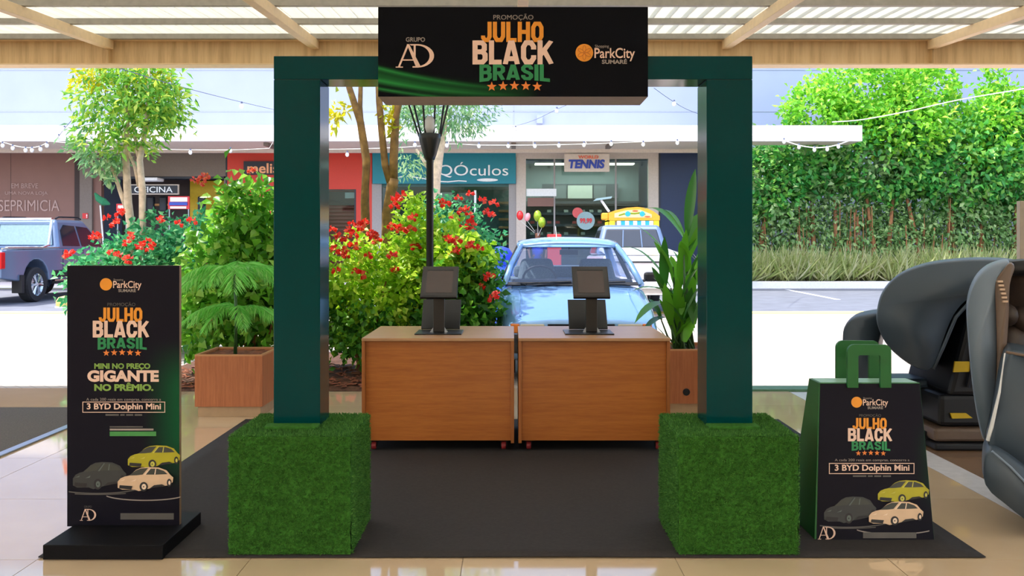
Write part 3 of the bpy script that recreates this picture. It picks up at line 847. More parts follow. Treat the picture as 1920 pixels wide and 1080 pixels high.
# ------------------------------------------------------------------ counters
M['counter'] = wood('beech_laminate', (168, 94, 36), (188, 112, 46), 'X')
M['counter_top'] = wood('beech_laminate_top', (176, 130, 92), (192, 146, 106), 'X', rough=0.3)
M['counter_side'] = wood('beech_laminate_side', (150, 86, 36), (170, 100, 48), 'Z')
M['caster_red'] = mat('red_caster_wheel', (150, 40, 44), 0.5)
M['dark_metal'] = mat('dark_metal', (30, 30, 34), 0.4, 0.6)
CY0, CY1, CZ = 5.99, 6.86, 0.765
def counter(x0, x1, label):
    t = thing('wooden_counter', label, 'counter', ((x0 + x1) / 2, (CY0 + CY1) / 2, 0.0095), 'wooden counters behind the arch')
    MB().box(x0, x1, CY0, CY1, CZ - .020, CZ).build('top', M['counter_top'], t, bevel=.002)
    MB().box(x0, x0 + .022, CY0 + .004, CY1, .066, CZ - .0205).build('side_panel', M['counter_side'], t, bevel=.0015)
    MB().box(x1 - .022, x1, CY0 + .004, CY1, .066, CZ - .0205).build('side_panel', M['counter_side'], t, bevel=.0015)
    MB().box(x0 + .0225, x1 - .0225, CY0 + .035, CY0 + .053, .078, CZ - .0205).build('front_panel', M['counter'], t)
    MB().box(x0 + .0225, x1 - .0225, CY0 + .06, CY1 - .02, .078, .096).build('bottom_panel', M['counter'], t)
    for (sx, sy) in ((x0 + .07, CY0 + .09), (x1 - .07, CY0 + .09), (x0 + .07, CY1 - .09), (x1 - .07, CY1 - .09)):
        c = MB().box(sx - .03, sx + .03, sy - .03, sy + .03, .070, .076).box(sx - .022, sx - .018, sy - .015, sy + .02, .03, .071).box(sx + .018, sx + .022, sy - .015, sy + .02, .03, .071).build('caster', M['dark_metal'], t)
        MB().lathe([(.010, -.015), (.024, -.015), (.026, -.008), (.026, .008), (.024, .015), (.010, .015)], (sx, sy - .006, .036), 14, 'X').build('wheel', M['caster_red'], c, smooth=False)
counter(X(678, CY0), X(964, CY0), 'beech laminate counter on casters, the left one of two')
counter(X(972, CY0), X(1257, CY0), 'beech laminate counter on casters, the right one, in front of the blue car')

# ------------------------------------------------------------------ tablet stands on the counters
M['tab_black'] = mat('satin_black_metal', (18, 17, 20), 0.32, spec=0.5, grain=0.04)
M['tab_bezel'] = mat('charcoal_bezel', (44, 38, 38), 0.35)
M['tab_screen'] = mat('dark_tablet_screen', (66, 50, 46), 0.12)
def tablet(px, bx0, bx1, lp, label):
    y = 6.33; x = X(px, y)
    t = thing('tablet_stand', label, 'tablet', (x, y, CZ + .0005), 'tablet stands on the counters')
    z0 = CZ + .0005
    MB().box(X(bx0, 6.2), X(bx1, 6.2), 6.2, 6.50, z0, z0 + .008).build('base_plate', M['tab_black'], t, bevel=.002)
    MB().box(x - .040, x + .040, y - .012, y + .012, z0 + .008, 1.07).build('column', M['tab_black'], t, bevel=.004)
    for s_ in (-1, 1): MB().prism([(x + s_ * .040, y, z0 + .008), (x + s_ * .062, y, z0 + .008), (x + s_ * .040, y, z0 + .04)], (0, -.01, 0), (0, .01, 0)).build('bracket', M['steel'], t)
    a = math.radians(46)
    R = Matrix.Translation((x + (.004 if px < 960 else -.004), 6.36, 1.115)) @ Matrix.Rotation(-a, 4, 'X')
    h = .150
    hd = MB().box(-.128, .128, -.016, .004, -h, h).xf(R).build('tablet_case', M['tab_black'], t, bevel=.004)
    MB().box(-.121, .121, -.0175, -.0165, -h + .012, h - .010).xf(R).build('bezel', M['tab_bezel'], hd)
    MB().box(-.092, .092, -.0190, -.0178, -h + .040, h - .048).xf(R).build('screen', M['tab_screen'], hd)
    MB().box(-.092, .092, -.0190, -.0178, h - .044, h - .032).xf(R).build('screen_header', M['tab_black'], hd)
    R2 = Matrix.Translation((X(lp, 6.62), 6.60, .872)) @ Matrix.Rotation(-math.radians(40), 4, 'X')
    MB().box(-.14, .14, -.006, .006, -.125, .135).xf(R2).build('lower_panel', M['tab_black'], t, bevel=.003)
    MB().box(-.02, .02, 6.40, 6.52, z0 + .008, z0 + .02).xf(Matrix.Translation((X(lp, 6.62), 0, 0))).build('panel_bracket', M['tab_black'], t)
tablet(823, 777, 865, 828, 'black tablet on a column stand, on the left counter below the lamp post')
tablet(1109, 1060, 1152, 1101, 'black tablet on a column stand, on the right counter before the blue car')
# ------------------------------------------------------------------ massage chairs
M['shell'] = mat('slate_grey_shell', (66, 78, 90), 0.42, spec=0.5, grain=0.03, gs=4)
M['shell_light'] = mat('pale_grey_shell', (112, 126, 142), 0.4, grain=0.03, gs=4)
M['shell_dark'] = mat('dark_slate_panel', (58, 70, 82), 0.45, grain=0.03, gs=4)
M['leather'] = mat('brown_black_leather', (58, 46, 40), 0.5, grain=0.15, gs=40, bump=0.15)
M['chassis'] = mat('black_chassis', (12, 12, 18), 0.5)
M['vent'] = mat('cream_vent', (206, 176, 150), 0.4)
M['sticker'] = mat('yellow_sticker', (214, 176, 20), 0.5)
M['strip_white'] = mat('white_trim_strip', (214, 216, 218), 0.3)
M['dark_metal_c'] = mat('dark_metal_rib', (36, 36, 44), 0.4, 0.5)
M['brown_trim'] = mat('bronze_trim', (104, 84, 70), 0.35)
def slab(L, y0, y1, ref):
    """outline given as photo points at depth ref, with real thickness from y0 to y1"""
    b = MB(); b.prism([(X(x, ref), 0, Z(y, ref)) for x, y in L], (0, y0, 0), (0, y1, 0)); return b
def smooth_loop(L, n=3):
    """Catmull-Rom through a closed loop"""
    out = []; k = len(L)
    for i in range(k):
        p0, p1, p2, p3 = [Vector(L[(i + d) % k]) for d in (-1, 0, 1, 2)]
        for j in range(n):
            t = j / n
            out.append(0.5 * ((2 * p1) + (p2 - p0) * t + (2 * p0 - 5 * p1 + 4 * p2 - p3) * t * t + (3 * p1 - p0 - 3 * p2 + p3) * t ** 3))
    return [tuple(p) for p in out]
def pillow_slab(L, ref, y0, y1, inset=.06, n=3, turn=.5):
    """rounded slab, swollen in the middle of its thickness; turn slants it sideways with depth, as the chairs stand askew"""
    loop = smooth_loop(L, n)
    pts = [Vector((X(x, ref), Z(y, ref))) for x, y in loop]
    c = sum(pts, Vector((0, 0))) / len(pts)
    rings = []
    for t in np.linspace(0, 1, 9):
        s = 1 - inset * (1 - math.sqrt(max(0, 1 - (2 * t - 1) ** 2)) ) * 1.6
        y = y0 + (y1 - y0) * t
        rings.append([(c.x + (p.x - c.x) * s + (y - ref) * turn, y, c.y + (p.y - c.y) * s) for p in pts])
    return MB().loft(rings)
# the farther one: hood shell seen from its side, dark works below
FY = 6.06
mc = thing('massage_chair', 'dark grey massage chair with a rounded hood, farther one, behind the bag-shaped stand', 'massage chair', (2.9, 6.4, 0))
pillow_slab([(1641, 610), (1642, 572), (1655, 540), (1686, 512), (1735, 494), (1795, 486), (1850, 484), (1905, 488), (1940, 505), (1925, 535), (1870, 545), (1822, 556), (1788, 592), (1764, 650), (1746, 694), (1712, 692), (1664, 655)], FY, 5.98, 6.85, .045, 4).build('hood_shell', M['shell'], mc, smooth=True)
MB().tube([P(1872, 548, 5.99), P(1824, 560, 5.985), P(1792, 595, 5.98), P(1768, 652, 5.98), P(1750, 692, 5.99)], .012, 8).build('shell_lip', M['shell_dark'], mc, smooth=True)
MB().hexa([(X(1768, 6.2), 6.12, .36), (X(1945, 6.2), 6.12, .36), (X(1945, 6.2), 6.80, .36), (X(1768, 6.2), 6.80, .36), (X(1815, 6.2), 6.12, Z(552, 6.2)), (X(1945, 6.2), 6.12, Z(552, 6.2)), (X(1945, 6.2), 6.80, Z(552, 6.2)), (X(1815, 6.2), 6.80, Z(552, 6.2))]).build('back_mechanism', M['chassis'], mc, bevel=.03)
for k in range(4): MB().tube([(X(1812 + 18 * k, 6.12), 6.10, .42), (X(1830 + 16 * k, 6.12), 6.09, .75), (X(1842 + 16 * k, 6.12), 6.10, 1.0)], .012, 6).build('mechanism_rib', M['dark_metal_c'], mc)
MB().box(X(1752, 6.2), X(1925, 6.2), 6.12, 6.80, .15, .365).build('base_box', M['chassis'], mc, bevel=.03)
MB().box(X(1735, 6.2), X(1935, 6.2), 6.05, 6.85, .004, .050).build('floor_plate', M['chassis'], mc, bevel=.012)
MB().box(X(1738, 6.2), X(1930, 6.2), 6.08, 6.82, .055, .145).build('base_trim', M['brown_trim'], mc, bevel=.02)
for L in ([(1791, 678), (1818, 678), (1818, 697), (1788, 698)], [(1783, 775), (1812, 775), (1824, 784), (1786, 785)]):
    MB().prism([P(x, y, 6.10) for x, y in L], (0, 0, 0), (0, .015, 0)).build('warning_sticker', M['sticker'], mc)
pillow_slab([(1579, 640), (1582, 612), (1597, 594), (1622, 587), (1650, 585), (1660, 600), (1650, 640), (1644, 690), (1640, 740), (1590, 740), (1580, 700)], 6.5, 6.42, 6.95, .07).build('leg_rest', M['shell_dark'], mc, smooth=True)
MB().box(X(1600, 6.6), X(1770, 6.6), 6.45, 6.80, .22, .42).build('seat_base', M['shell_dark'], mc, bevel=.04)
MB().tube([(X(1700, 6.55), 6.2, .055), (X(1700, 6.55), 6.8, .055)], .05, 10).build('roller', M['chassis'], mc)
# the nearer one, cut by the right edge of the frame
nc = thing('massage_chair', 'grey massage chair with a pale curved wing, nearest one, at the right edge', 'massage chair', (2.95, 5.0, 0))
pillow_slab([(1813, 610), (1814, 560), (1828, 522), (1852, 498), (1884, 487), (1893, 492), (1878, 520), (1869, 560), (1869, 640), (1868, 700), (1862, 760), (1848, 828), (1838, 812), (1824, 735)], 4.66, 4.62, 5.02, .05, 4).build('wing', M['shell_light'], nc, smooth=True)
pillow_slab([(1866, 530), (1880, 505), (1893, 492), (1902, 500), (1893, 530), (1891, 590), (1887, 650), (1882, 700), (1868, 770), (1852, 822), (1868, 700), (1867, 590)], 4.64, 4.60, 4.72, .02, 3).build('wing_trim', M['brown_trim'], nc, smooth=True)
for i in range(6):
    x, y = 1874 + 1.9 * i, 528 + 7.5 * i
    p = P(x, y, 4.60)
    MB().box(p.x - .012, p.x + .013, 4.59, 4.61, p.z - .004, p.z + .006).build('vent_slot', M['vent'], nc)
pillow_slab([(1882, 520), (1895, 494), (2060, 490), (2110, 520), (2110, 700), (1885, 690)], 4.84, 4.80, 5.25, .04).build('backrest', M['leather'], nc, smooth=True)
pillow_slab([(1880, 506), (1890, 490), (1980, 486), (2080, 488), (2090, 506), (2040, 516), (1900, 518)], 4.76, 4.72, 5.2, .06).build('headrest_cushion', M['chassis'], nc, smooth=True)
for (cx, cy, r) in ((1895, 592, 20), (1925, 600, 22), (1905, 650, 34), (1955, 645, 40)):
    p = P(cx, cy, 4.74); k = 4.74 / FOC
    MB().ball((p.x, 4.80, p.z), r * k, .10, r * k * 1.15).build('cushion', M['leather'], nc, smooth=True)
pillow_slab([(1868, 740), (1884, 665), (1910, 655), (1990, 680), (2080, 710), (2090, 900), (2060, 985), (1960, 960), (1890, 905), (1862, 858), (1850, 832), (1860, 790)], 4.40, 4.34, 4.78, .03, 3).build('arm_panel', M['shell_dark'], nc, smooth=True)
MB().tube([P(1884, 662, 4.33), P(1874, 735, 4.32), P(1853, 826, 4.36)], [.004, .006, .011], 8).build('white_trim', M['strip_white'], nc)
MB().tube([P(1886, 660, 4.35), P(1930, 668, 4.33), P(2000, 690, 4.33)], .007, 8).build('arm_top_trim', M['brown_trim'], nc)
pillow_slab([(1843, 862), (1850, 842), (1866, 838), (1905, 862), (1960, 910), (1990, 960), (1985, 1000), (1940, 985), (1880, 940), (1846, 908)], 4.30, 4.25, 4.62, .05, 3).build('foot_unit', M['shell_dark'], nc, smooth=True)
MB().tube([P(1860, 846, 4.255), P(1895, 876, 4.245), P(1935, 918, 4.245)], .006, 8).build('foot_trim', M['shell_light'], nc)
MB().box(X(1990, 4.6), 3.12, 4.45, 4.95, .003, .16).build('base_box', M['chassis'], nc, bevel=.03)

pb = thing('beige_partition', 'plain beige partition panel behind the massage chairs at the right edge', 'board', (X(1925, 8.2), 8.2, 0))
MB().box(X(1908, 8.2), X(1970, 8.2), 8.16, 8.22, .04, Z(377, 8.2)).build('board', M['hall_wall'], pb, bevel=.005)  # partition standing in for a beige pillar at the right edge
for px in (1915, 1962): MB().box(X(px, 8.2) - .03, X(px, 8.2) + .03, 8.0, 8.36, .002, .04).build('foot', M['chassis'], pb, bevel=.004)

# ------------------------------------------------------------------ planters
M['planter'] = wood('reddish_slatted_wood', (160, 92, 52), (186, 112, 68), 'Z', rough=0.5)
M['planter_rim'] = wood('planter_rim', (186, 128, 86), (204, 146, 100), 'X', rough=0.5)
M['plinth'] = mat('beige_plinth', (176, 146, 112), 0.6)
def planter(x0, x1, y0, y1, h, label, hole=None):
    t = thing('wooden_planter', label, 'planter', ((x0 + x1) / 2, (y0 + y1) / 2, 0.001))
    pz = .085; r = .022
    MB().box(x0, x1, y0, y0 + r, pz, h - .012).box(x0, x1, y1 - r, y1, pz, h - .012).box(x0, x0 + r, y0 + r, y1 - r, pz, h - .012).box(x1 - r, x1, y0 + r, y1 - r, pz, h - .012).build('body', M['planter'], t, bevel=.002)
    MB().box(x0, x1, y0, y0 + r, h - .012, h).box(x0, x1, y1 - r, y1, h - .012, h).box(x0, x0 + r, y0 + r, y1 - r, h - .012, h).box(x1 - r, x1, y0 + r, y1 - r, h - .012, h).build('rim', M['planter_rim'], t)
    MB().box(x0 + .02, x1 - .02, y0 + .02, y1 - .02, .001, pz).build('plinth', M['plinth'], t)
    b = MB()
    b.grid([[(x, y, h - .035 + .018 * random.random()) for x in np.linspace(x0 + r, x1 - r, 18)] for y in np.linspace(y0 + r, y1 - r, 18)])
    b.build('mulch', M['chips'], t)['kind'] = 'stuff'
    if hole:
        MB().lathe([(.028, -.006), (.030, 0), (.018, .002), (.016, .012)], (hole[0], y0 - .002, hole[1]), 18, 'Y').build('drain_ring', M['chassis'], t)
    return t
PY = 7.22
planter(X(365, PY), X(492, PY), PY, 7.76, Z(665, PY), 'square wooden planter with a feathery plant, left of the arch')
QY = 7.36
planter(X(1215, QY), X(1345, QY), QY, 7.90, Z(655, QY), 'square wooden planter with a round drain hole, behind the right counter', hole=(X(1287, QY), Z(735, QY)))

M['feather'] = leaf_mat('feathery_fronds', (120, 214, 90), (156, 236, 120), (190, 246, 150), 0.6)
M['stem_green'] = mat('green_stem', (54, 92, 44), 0.5)
fp = thing('feathery_plant', 'feathery plant with drooping green fronds on a thin stem, in the left planter', 'plant', (X(441, 7.5), 7.5, .47))
sx = X(441, 7.5)
MB().tube([(sx, 7.5, .46), (sx + .01, 7.5, .8), (sx - .005, 7.49, 1.19)], [.016, .013, .009], 8).build('stem', M['stem_green'], fp, smooth=True)
def frond(top, ang, length, rise, drop, parent):
    n = 30
    t = np.linspace(0.04, 1, n)
    dx, dy = math.cos(ang), math.sin(ang)
    r = t * length
    z = rise * t * 2.2 * (1 - t * .62) - drop * t ** 2
    C = np.stack([top[0] + dx * r, top[1] + dy * r, top[2] + z], 1)
    tang = np.gradient(C, axis=0)
    side = np.array([-dy, dx, 0.0])
    Pp = np.repeat(C, 2, 0)
    sg_ = np.tile([1.0, -1.0], n)[:, None]
    D = sg_ * side * 0.7 + np.repeat(tang / np.linalg.norm(tang, axis=1, keepdims=True), 2, 0) * 0.75 + np.array([0, 0, -.45])
    D = D + rng.normal(size=D.shape) * .10
    L = length * .42 * np.repeat(np.sin(PI * (0.12 + .83 * t)) ** .7, 2)
    N = np.tile([0.0, 0.0, 1.0], (2 * n, 1))
    o = leaf_mesh('frond', Pp, D, N, L, .0075, M['feather'], parent, kind=None)
    return o
for i in range(15):
    a = 2 * PI * i / 15 + random.uniform(-.15, .15)
    frond((sx, 7.5, 1.17), a, random.uniform(.36, .58), random.uniform(.06, .16), random.uniform(.10, .22), fp)
for i in range(11):
    a = 2 * PI * i / 11 + random.uniform(-.2, .2)
    frond((sx, 7.5, .84), a, random.uniform(.34, .50), random.uniform(.08, .14), random.uniform(.14, .24), fp)

M['ginger'] = leaf_mat('broad_strap_leaves', (66, 130, 36), (104, 174, 46), (156, 204, 64), 0.5, 0.3)
M['ginger_dark'] = leaf_mat('dark_strap_leaves', (40, 92, 34), (64, 126, 46), (96, 156, 58), 0.45, 0.3)
gp = thing('broad_leaved_plant', 'tall plant with broad pointed leaves in the planter behind the right counter', 'plant', (X(1280, 7.6), 7.62, .46))
GL = [((1289, 442), (1304, 317), .135, .02), ((1284, 448), (1203, 393), .12, .10), ((1282, 440), (1243, 393), .10, .05), ((1290, 470), (1310, 400), .13, .03),
      ((1262, 500), (1193, 424), .11, .05), ((1258, 540), (1166, 463), .075, .10), ((1245, 545), (1246, 443), .085, .0), ((1268, 560), (1186, 546), .13, .06),
      ((1268, 575), (1190, 606), .15, .09), ((1262, 600), (1206, 622), .12, .06), ((1262, 520), (1226, 452), .09, .02), ((1275, 540), (1287, 430), .10, .0),
      ((1280, 560), (1318, 470), .12, .05), ((1258, 610), (1246, 530), .09, .0), ((1275, 620), (1270, 520), .10, .0), ((1290, 600), (1300, 500), .11, .0),
      ((1282, 640), (1290, 560), .10, .0), ((1268, 640), (1236, 560), .09, .03), ((1250, 560), (1222, 500), .07, .02), ((1295, 560), (1262, 470), .10, .05),
      ((1300, 540), (1340, 440), .13, .05), ((1300, 590), (1352, 520), .13, .08), ((1290, 520), (1276, 452), .10, .03), ((1270, 590), (1224, 520), .08, .04),
      ((1240, 600), (1216, 560), .08, .03), ((1285, 500), (1330, 400), .12, .03)]
stems = MB()
for k, ((ax, ay), (tx, ty), wd, sag) in enumerate(GL):
    ya = 7.62 + random.uniform(-.12, .12); yb = ya + random.uniform(-.22, .22)
    a, b = P(ax, ay, ya), P(tx, ty, yb)
    MB().grid(blade_ring(a, b, wd, sag)).build('leaf', M['ginger'] if k % 3 else M['ginger_dark'], gp, smooth=True)
    MB().tube([(X(1262 + 45 * random.random(), 7.6), 7.62 + random.uniform(-.1, .1), .46), (a.x * .7 + X(1282, 7.6) * .3, ya, (a.z + .46) / 2), a], [.012, .010, .006], 6).build('stalk', M['stem_green'], gp, smooth=True)
for k in range(26):
    ya = 7.62 + random.uniform(-.2, .2)
    a = Vector((X(random.uniform(1258, 1318), 7.6), ya, random.uniform(.5, 1.05)))
    b = a + Vector((random.uniform(-.22, .2), random.uniform(-.15, .15), random.uniform(.12, .34)))
    MB().grid(blade_ring(a, b, random.uniform(.05, .10), random.uniform(0, .04), n=6)).build('leaf', M['ginger_dark'] if k % 2 else M['ginger'], gp, smooth=True)

# ------------------------------------------------------------------ garden lamp post
M['lamp_black'] = mat('black_lamp_paint', (22, 26, 28), 0.35, spec=0.5)
LY = 8.7
lp = thing('garden_lamp', 'black garden lamp post with a cone head, between the counters and the flowering shrubs', 'lamp', (X(806, LY), LY, 0))
lx = X(806, LY)
MB().lathe([(.09, .0), (.09, .05), (.040, .07), (.036, .4), (.035, Z(300, LY)), (.052, Z(300, LY) + .02)], (lx, LY, 0), 16).build('post', M['lamp_black'], lp, smooth=True)
MB().lathe([(.045, Z(300, LY)), (.062, Z(292, LY)), (.105, Z(262, LY)), (.110, Z(252, LY)), (.09, Z(251, LY))], (lx, LY, 0), 20).build('cone_head', M['lamp_black'], lp, smooth=True)
for (a, b) in ((786, 758), (798, 791), (813, 817), (826, 846)):
    MB().tube([P(a, 256, LY), P(b, 170, LY - .02)], .010, 8).build('rod', M['lamp_black'], lp)
for (a, b) in ((790, 770), (824, 836)):
    q0, q1 = P(a, 256, LY + .06), P(b, 170, LY + .16); MB().tube([q0, q1], .010, 8).build('rod', M['lamp_black'], lp)
MB().lathe([(.02, Z(150, LY)), (.22, Z(163, LY)), (.29, Z(172, LY)), (.28, Z(174, LY))], (X(802, LY), LY + .05, 0), 24).build('cap', M['lamp_black'], lp, smooth=True)
MB().lathe([(.03, Z(252, LY)), (.05, Z(240, LY)), (.05, Z(225, LY)), (.03, Z(218, LY))], (lx, LY, 0), 12).build('bulb', M['strip_white'], lp, smooth=True)
# ------------------------------------------------------------------ planting
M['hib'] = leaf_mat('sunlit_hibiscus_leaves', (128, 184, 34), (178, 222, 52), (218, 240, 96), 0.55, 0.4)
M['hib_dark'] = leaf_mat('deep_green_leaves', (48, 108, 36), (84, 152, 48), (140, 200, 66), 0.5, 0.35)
M['ixora'] = leaf_mat('blue_green_leaves', (44, 130, 84), (76, 172, 110), (130, 204, 132), 0.45, 0.4)
M['big_leaf'] = leaf_mat('broad_hibiscus_leaves', (76, 146, 40), (122, 190, 56), (182, 222, 100), 0.55, 0.35)
M['tree_leaf'] = leaf_mat('young_tree_leaves', (84, 156, 60), (140, 196, 70), (206, 220, 90), 0.5, 0.4)
M['grey_leaf'] = leaf_mat('grey_green_leaves', (96, 150, 110), (130, 180, 120), (180, 206, 150), 0.4, 0.5)
M['yellow_leaf'] = leaf_mat('yellowing_leaves', (196, 190, 20), (222, 210, 40), (170, 190, 50), 0.5, 0.4)
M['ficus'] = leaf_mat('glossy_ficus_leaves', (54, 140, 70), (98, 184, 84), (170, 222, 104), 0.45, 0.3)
M['ficus_lit'] = leaf_mat('sunlit_ficus_leaves', (96, 178, 52), (142, 214, 60), (200, 232, 90), 0.5, 0.35)  # crown copy of the ficus leaves, sunshine put into the colour
M['ficus_lightened'] = leaf_mat('grey_ficus_leaves', (96, 142, 84), (134, 176, 106), (178, 204, 142), 0.45, 0.4)  # lower leaves lightened in colour, in place of sun reaching them
M['lily'] = leaf_mat('striped_grass_blades', (168, 190, 112), (206, 214, 150), (238, 236, 200), 0.5, 0.5)  # blades painted paler to stand for sunlight missing under the hedge
M['bark_red'] = mat('reddish_bark', (142, 96, 62), 0.8, grain=0.3, gs=12, bump=0.4)
M['bark_pale'] = mat('pale_bark', (196, 176, 150), 0.75, grain=0.25, gs=14, bump=0.3)
M['bark_brown'] = mat('brown_mossy_bark', (124, 96, 48), 0.85, grain=0.35, gs=14, bump=0.4)
M['flower_red'] = leaf_mat('red_petals', (228, 34, 28), (244, 62, 50), (246, 110, 84), 0.35, 0.5)
M['flower_coral'] = leaf_mat('coral_petals', (226, 70, 60), (240, 104, 90), (244, 150, 80), 0.35, 0.5)

def petal_head(name, n, r, m):
    """a flower head built once and shared by its copies"""
    u = unit(n); u[:, 2] = np.abs(u[:, 2]) * .8 - .2
    Pp = u * r * .25
    o = leaf_mesh(name, Pp, u, unit(n), r, r * .8, m, None, kind=None, wide=.6)
    d = o.data; bpy.data.objects.remove(o); return d
FL_RED = petal_head('flower', 14, .048, M['flower_red'])
FL_COR = petal_head('flower', 12, .045, M['flower_coral'])
FL_BIG = petal_head('flower', 8, .085, M['flower_red'])

def bloom(parent, spots, data, depth, sc=1.0, jit=.15):
    loc = world_loc(parent)
    for (px, py) in spots:
        y = depth + random.uniform(-jit, jit)
        p = P(px, py, y) - loc
        share(data, 'flower', parent, p, (random.uniform(-.6, .9), random.uniform(-.5, .5), random.uniform(0, 6)), sc * random.uniform(.8, 1.25))

# broad-leaved hibiscus left of the arch, standing in the bed behind the planter
h1 = thing('hibiscus_shrub', 'broad-leaved green hibiscus shrub with few flowers, behind the left planter', 'shrub', (-2.75, 9.2, 0.03))
for a, b in (((-2.8, 9.2, .03), (-2.95, 9.15, 1.3)), ((-2.7, 9.2, .03), (-2.5, 9.3, 1.5)), ((-2.75, 9.25, .03), (-2.7, 9.2, 1.7)), ((-2.65, 9.15, .03), (-2.25, 9.1, 1.1))):
    a, b = Vector(a), Vector(b); MB().tube([a, a.lerp(b, .5) + Vector((.03, 0, .02)), b], [.022, .017, .010], 6).build('branch', M['bark_red'], h1, smooth=True)
foliage('foliage', [(-2.85, 9.2, 1.05, .62, .5, .55), (-2.55, 9.3, 1.52, .5, .45, .42), (-2.4, 9.2, .9, .5, .45, .5), (-3.05, 9.2, .55, .45, .4, .4), (-2.75, 9.2, 1.80, .22, .25, .22)], 560, 8, .09, .105, .078, M['big_leaf'], h1, inner=.35)
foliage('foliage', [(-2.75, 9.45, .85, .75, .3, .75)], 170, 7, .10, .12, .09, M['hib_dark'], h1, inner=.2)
bloom(h1, [(378, 336), (392, 508), (397, 512), (393, 600), (385, 330), (374, 345), (470, 322), (366, 338)], FL_COR, 9.0)

# sunlit hibiscus behind the counters
def shrub(label, loc, stems_, blobs, ncl, m, L=.075, Wd=.055, per=9, inner=.45, extra=None, name='hibiscus_shrub', zmin=.12, spread=.06):
    t = thing(name, label, 'shrub', loc)
    for a, b, r in stems_:
        a, b = Vector(a), Vector(b); MB().tube([a, a.lerp(b, .5) + Vector((random.uniform(-.05, .05), 0, .03)), b], [r, r * .8, r * .45], 6).build('branch', M['bark_red'], t, smooth=True)
    foliage('foliage', blobs, ncl, per, spread, L, Wd, m, t, inner=inner, zmin=zmin)
    if extra: foliage('foliage', *extra[:2], per, spread, L, Wd, extra[2], t, inner=.2, zmin=zmin)
    return t
h2 = shrub('low sunlit hibiscus full of red flowers, just right of the left post', (-1.55, 9.35, .05), [((-1.55, 9.3, .05), (-1.75, 9.3, .9), .022), ((-1.5, 9.35, .05), (-1.3, 9.3, 1.0), .02), ((-1.6, 9.35, .05), (-1.55, 9.4, 1.2), .02)],
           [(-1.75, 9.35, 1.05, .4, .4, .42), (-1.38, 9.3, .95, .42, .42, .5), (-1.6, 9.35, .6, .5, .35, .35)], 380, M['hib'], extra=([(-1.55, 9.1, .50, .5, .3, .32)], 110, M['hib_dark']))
bloom(h2, [(622, 432), (636, 446), (655, 432), (664, 440), (628, 468), (640, 478), (646, 470), (662, 462), (702, 440), (708, 452), (694, 436), (675, 425), (690, 480), (735, 480), (741, 505), (737, 508), (668, 510), (630, 508), (660, 420), (684, 416), (652, 447), (700, 445), (648, 480), (676, 515)], FL_RED, 9.0)
h3 = shrub('tall yellow-green hibiscus behind the black lamp post', (-.95, 9.75, .05), [((-.95, 9.75, .05), (-1.1, 9.7, 1.4), .022), ((-.9, 9.75, .05), (-.75, 9.75, 1.5), .02)],
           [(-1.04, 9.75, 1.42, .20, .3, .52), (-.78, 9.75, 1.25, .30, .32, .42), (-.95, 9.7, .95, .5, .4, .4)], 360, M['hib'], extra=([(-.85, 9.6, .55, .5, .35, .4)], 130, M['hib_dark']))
bloom(h3, [(742, 372), (752, 366), (746, 378), (740, 388), (772, 410), (775, 406), (740, 432), (748, 428), (762, 430), (770, 432), (734, 424), (836, 384), (828, 378), (780, 465), (778, 460), (846, 452), (840, 448), (742, 480)], FL_RED, 9.4)
h4 = shrub('dark green hibiscus with a few red flowers, beside the blue car', (-.40, 9.3, .05), [((-.45, 9.3, .05), (-.4, 9.3, 1.0), .02), ((-.4, 9.3, .05), (-.25, 9.3, .9), .018)],
           [(-.50, 9.3, .95, .34, .35, .36), (-.36, 9.25, .55, .30, .3, .45), (-.65, 9.3, .55, .35, .3, .45)], 300, M['hib_dark'], L=.095, Wd=.075, extra=([(-.5, 9.35, 1.22, .3, .25, .2)], 90, M['hib']))
bloom(h4, [(843, 450), (856, 452), (880, 462), (892, 464), (900, 466), (884, 458), (858, 470), (852, 474), (914, 518), (918, 520), (902, 540), (930, 552), (925, 560), (848, 455)], FL_RED, 9.0)
h5 = shrub('blue-green rose shrub with round red blooms, behind the hibiscus at the teal shop', (-.62, 11.0, .05), [((-.6, 11.0, .05), (-.6, 11, 1.7), .025)],
           [(-.78, 11.0, 1.55, .38, .4, .42), (-.45, 11.0, 1.25, .32, .4, .55), (-.7, 11, .8, .45, .4, .5)], 300, M['ixora'], name='rose_shrub')
bloom(h5, [(860, 372), (882, 364), (904, 376), (926, 382), (866, 396), (876, 392), (852, 410), (880, 404), (914, 400), (922, 404), (884, 424), (880, 420), (868, 428)], FL_RED, 10.6, 1.15)

# the two trunks rising out of the bed, unseen crowns added above the roof for their shade
def trunk(t, L, r, m):
    pts = [Vector(p) for p in L]
    return MB().tube(pts, r, 9).build('trunk', m, t, smooth=True)
t1 = thing('slender_tree', 'slender brown-barked tree leaning left, just right of the left post', 'tree', (X(689, 10.2), 10.2, .05))
trunk(t1, [P(690, 655, 10.2), P(687, 480, 10.2), P(684, 380, 10.2), P(687, 300, 10.2), P(676, 230, 10.2), P(655, 165, 10.2), P(640, 60, 10.2)], [.06, .055, .05, .048, .042, .036, .028], M['bark_brown'])
trunk(t1, [P(678, 240, 10.2), P(675, 200, 10.25), P(676, 165, 10.25), P(682, 60, 10.3)], [.03, .028, .026, .022], M['bark_brown'])
foliage('crown', [(-2.5, 10.3, 4.3, .7, .7, .45)], 60, 8, .12, .12, .05, M['tree_leaf'], t1)
foliage('low_twig', [(X(632, 10.2), 10.2, Z(215, 10.2), .10, .12, .16)], 14, 4, .04, .12, .05, M['yellow_leaf'], t1)
t2 = thing('forked_tree', 'forked brown-barked tree beside the lamp post, trunk splitting in a V', 'tree', (X(730, 10.25), 10.25, .05))
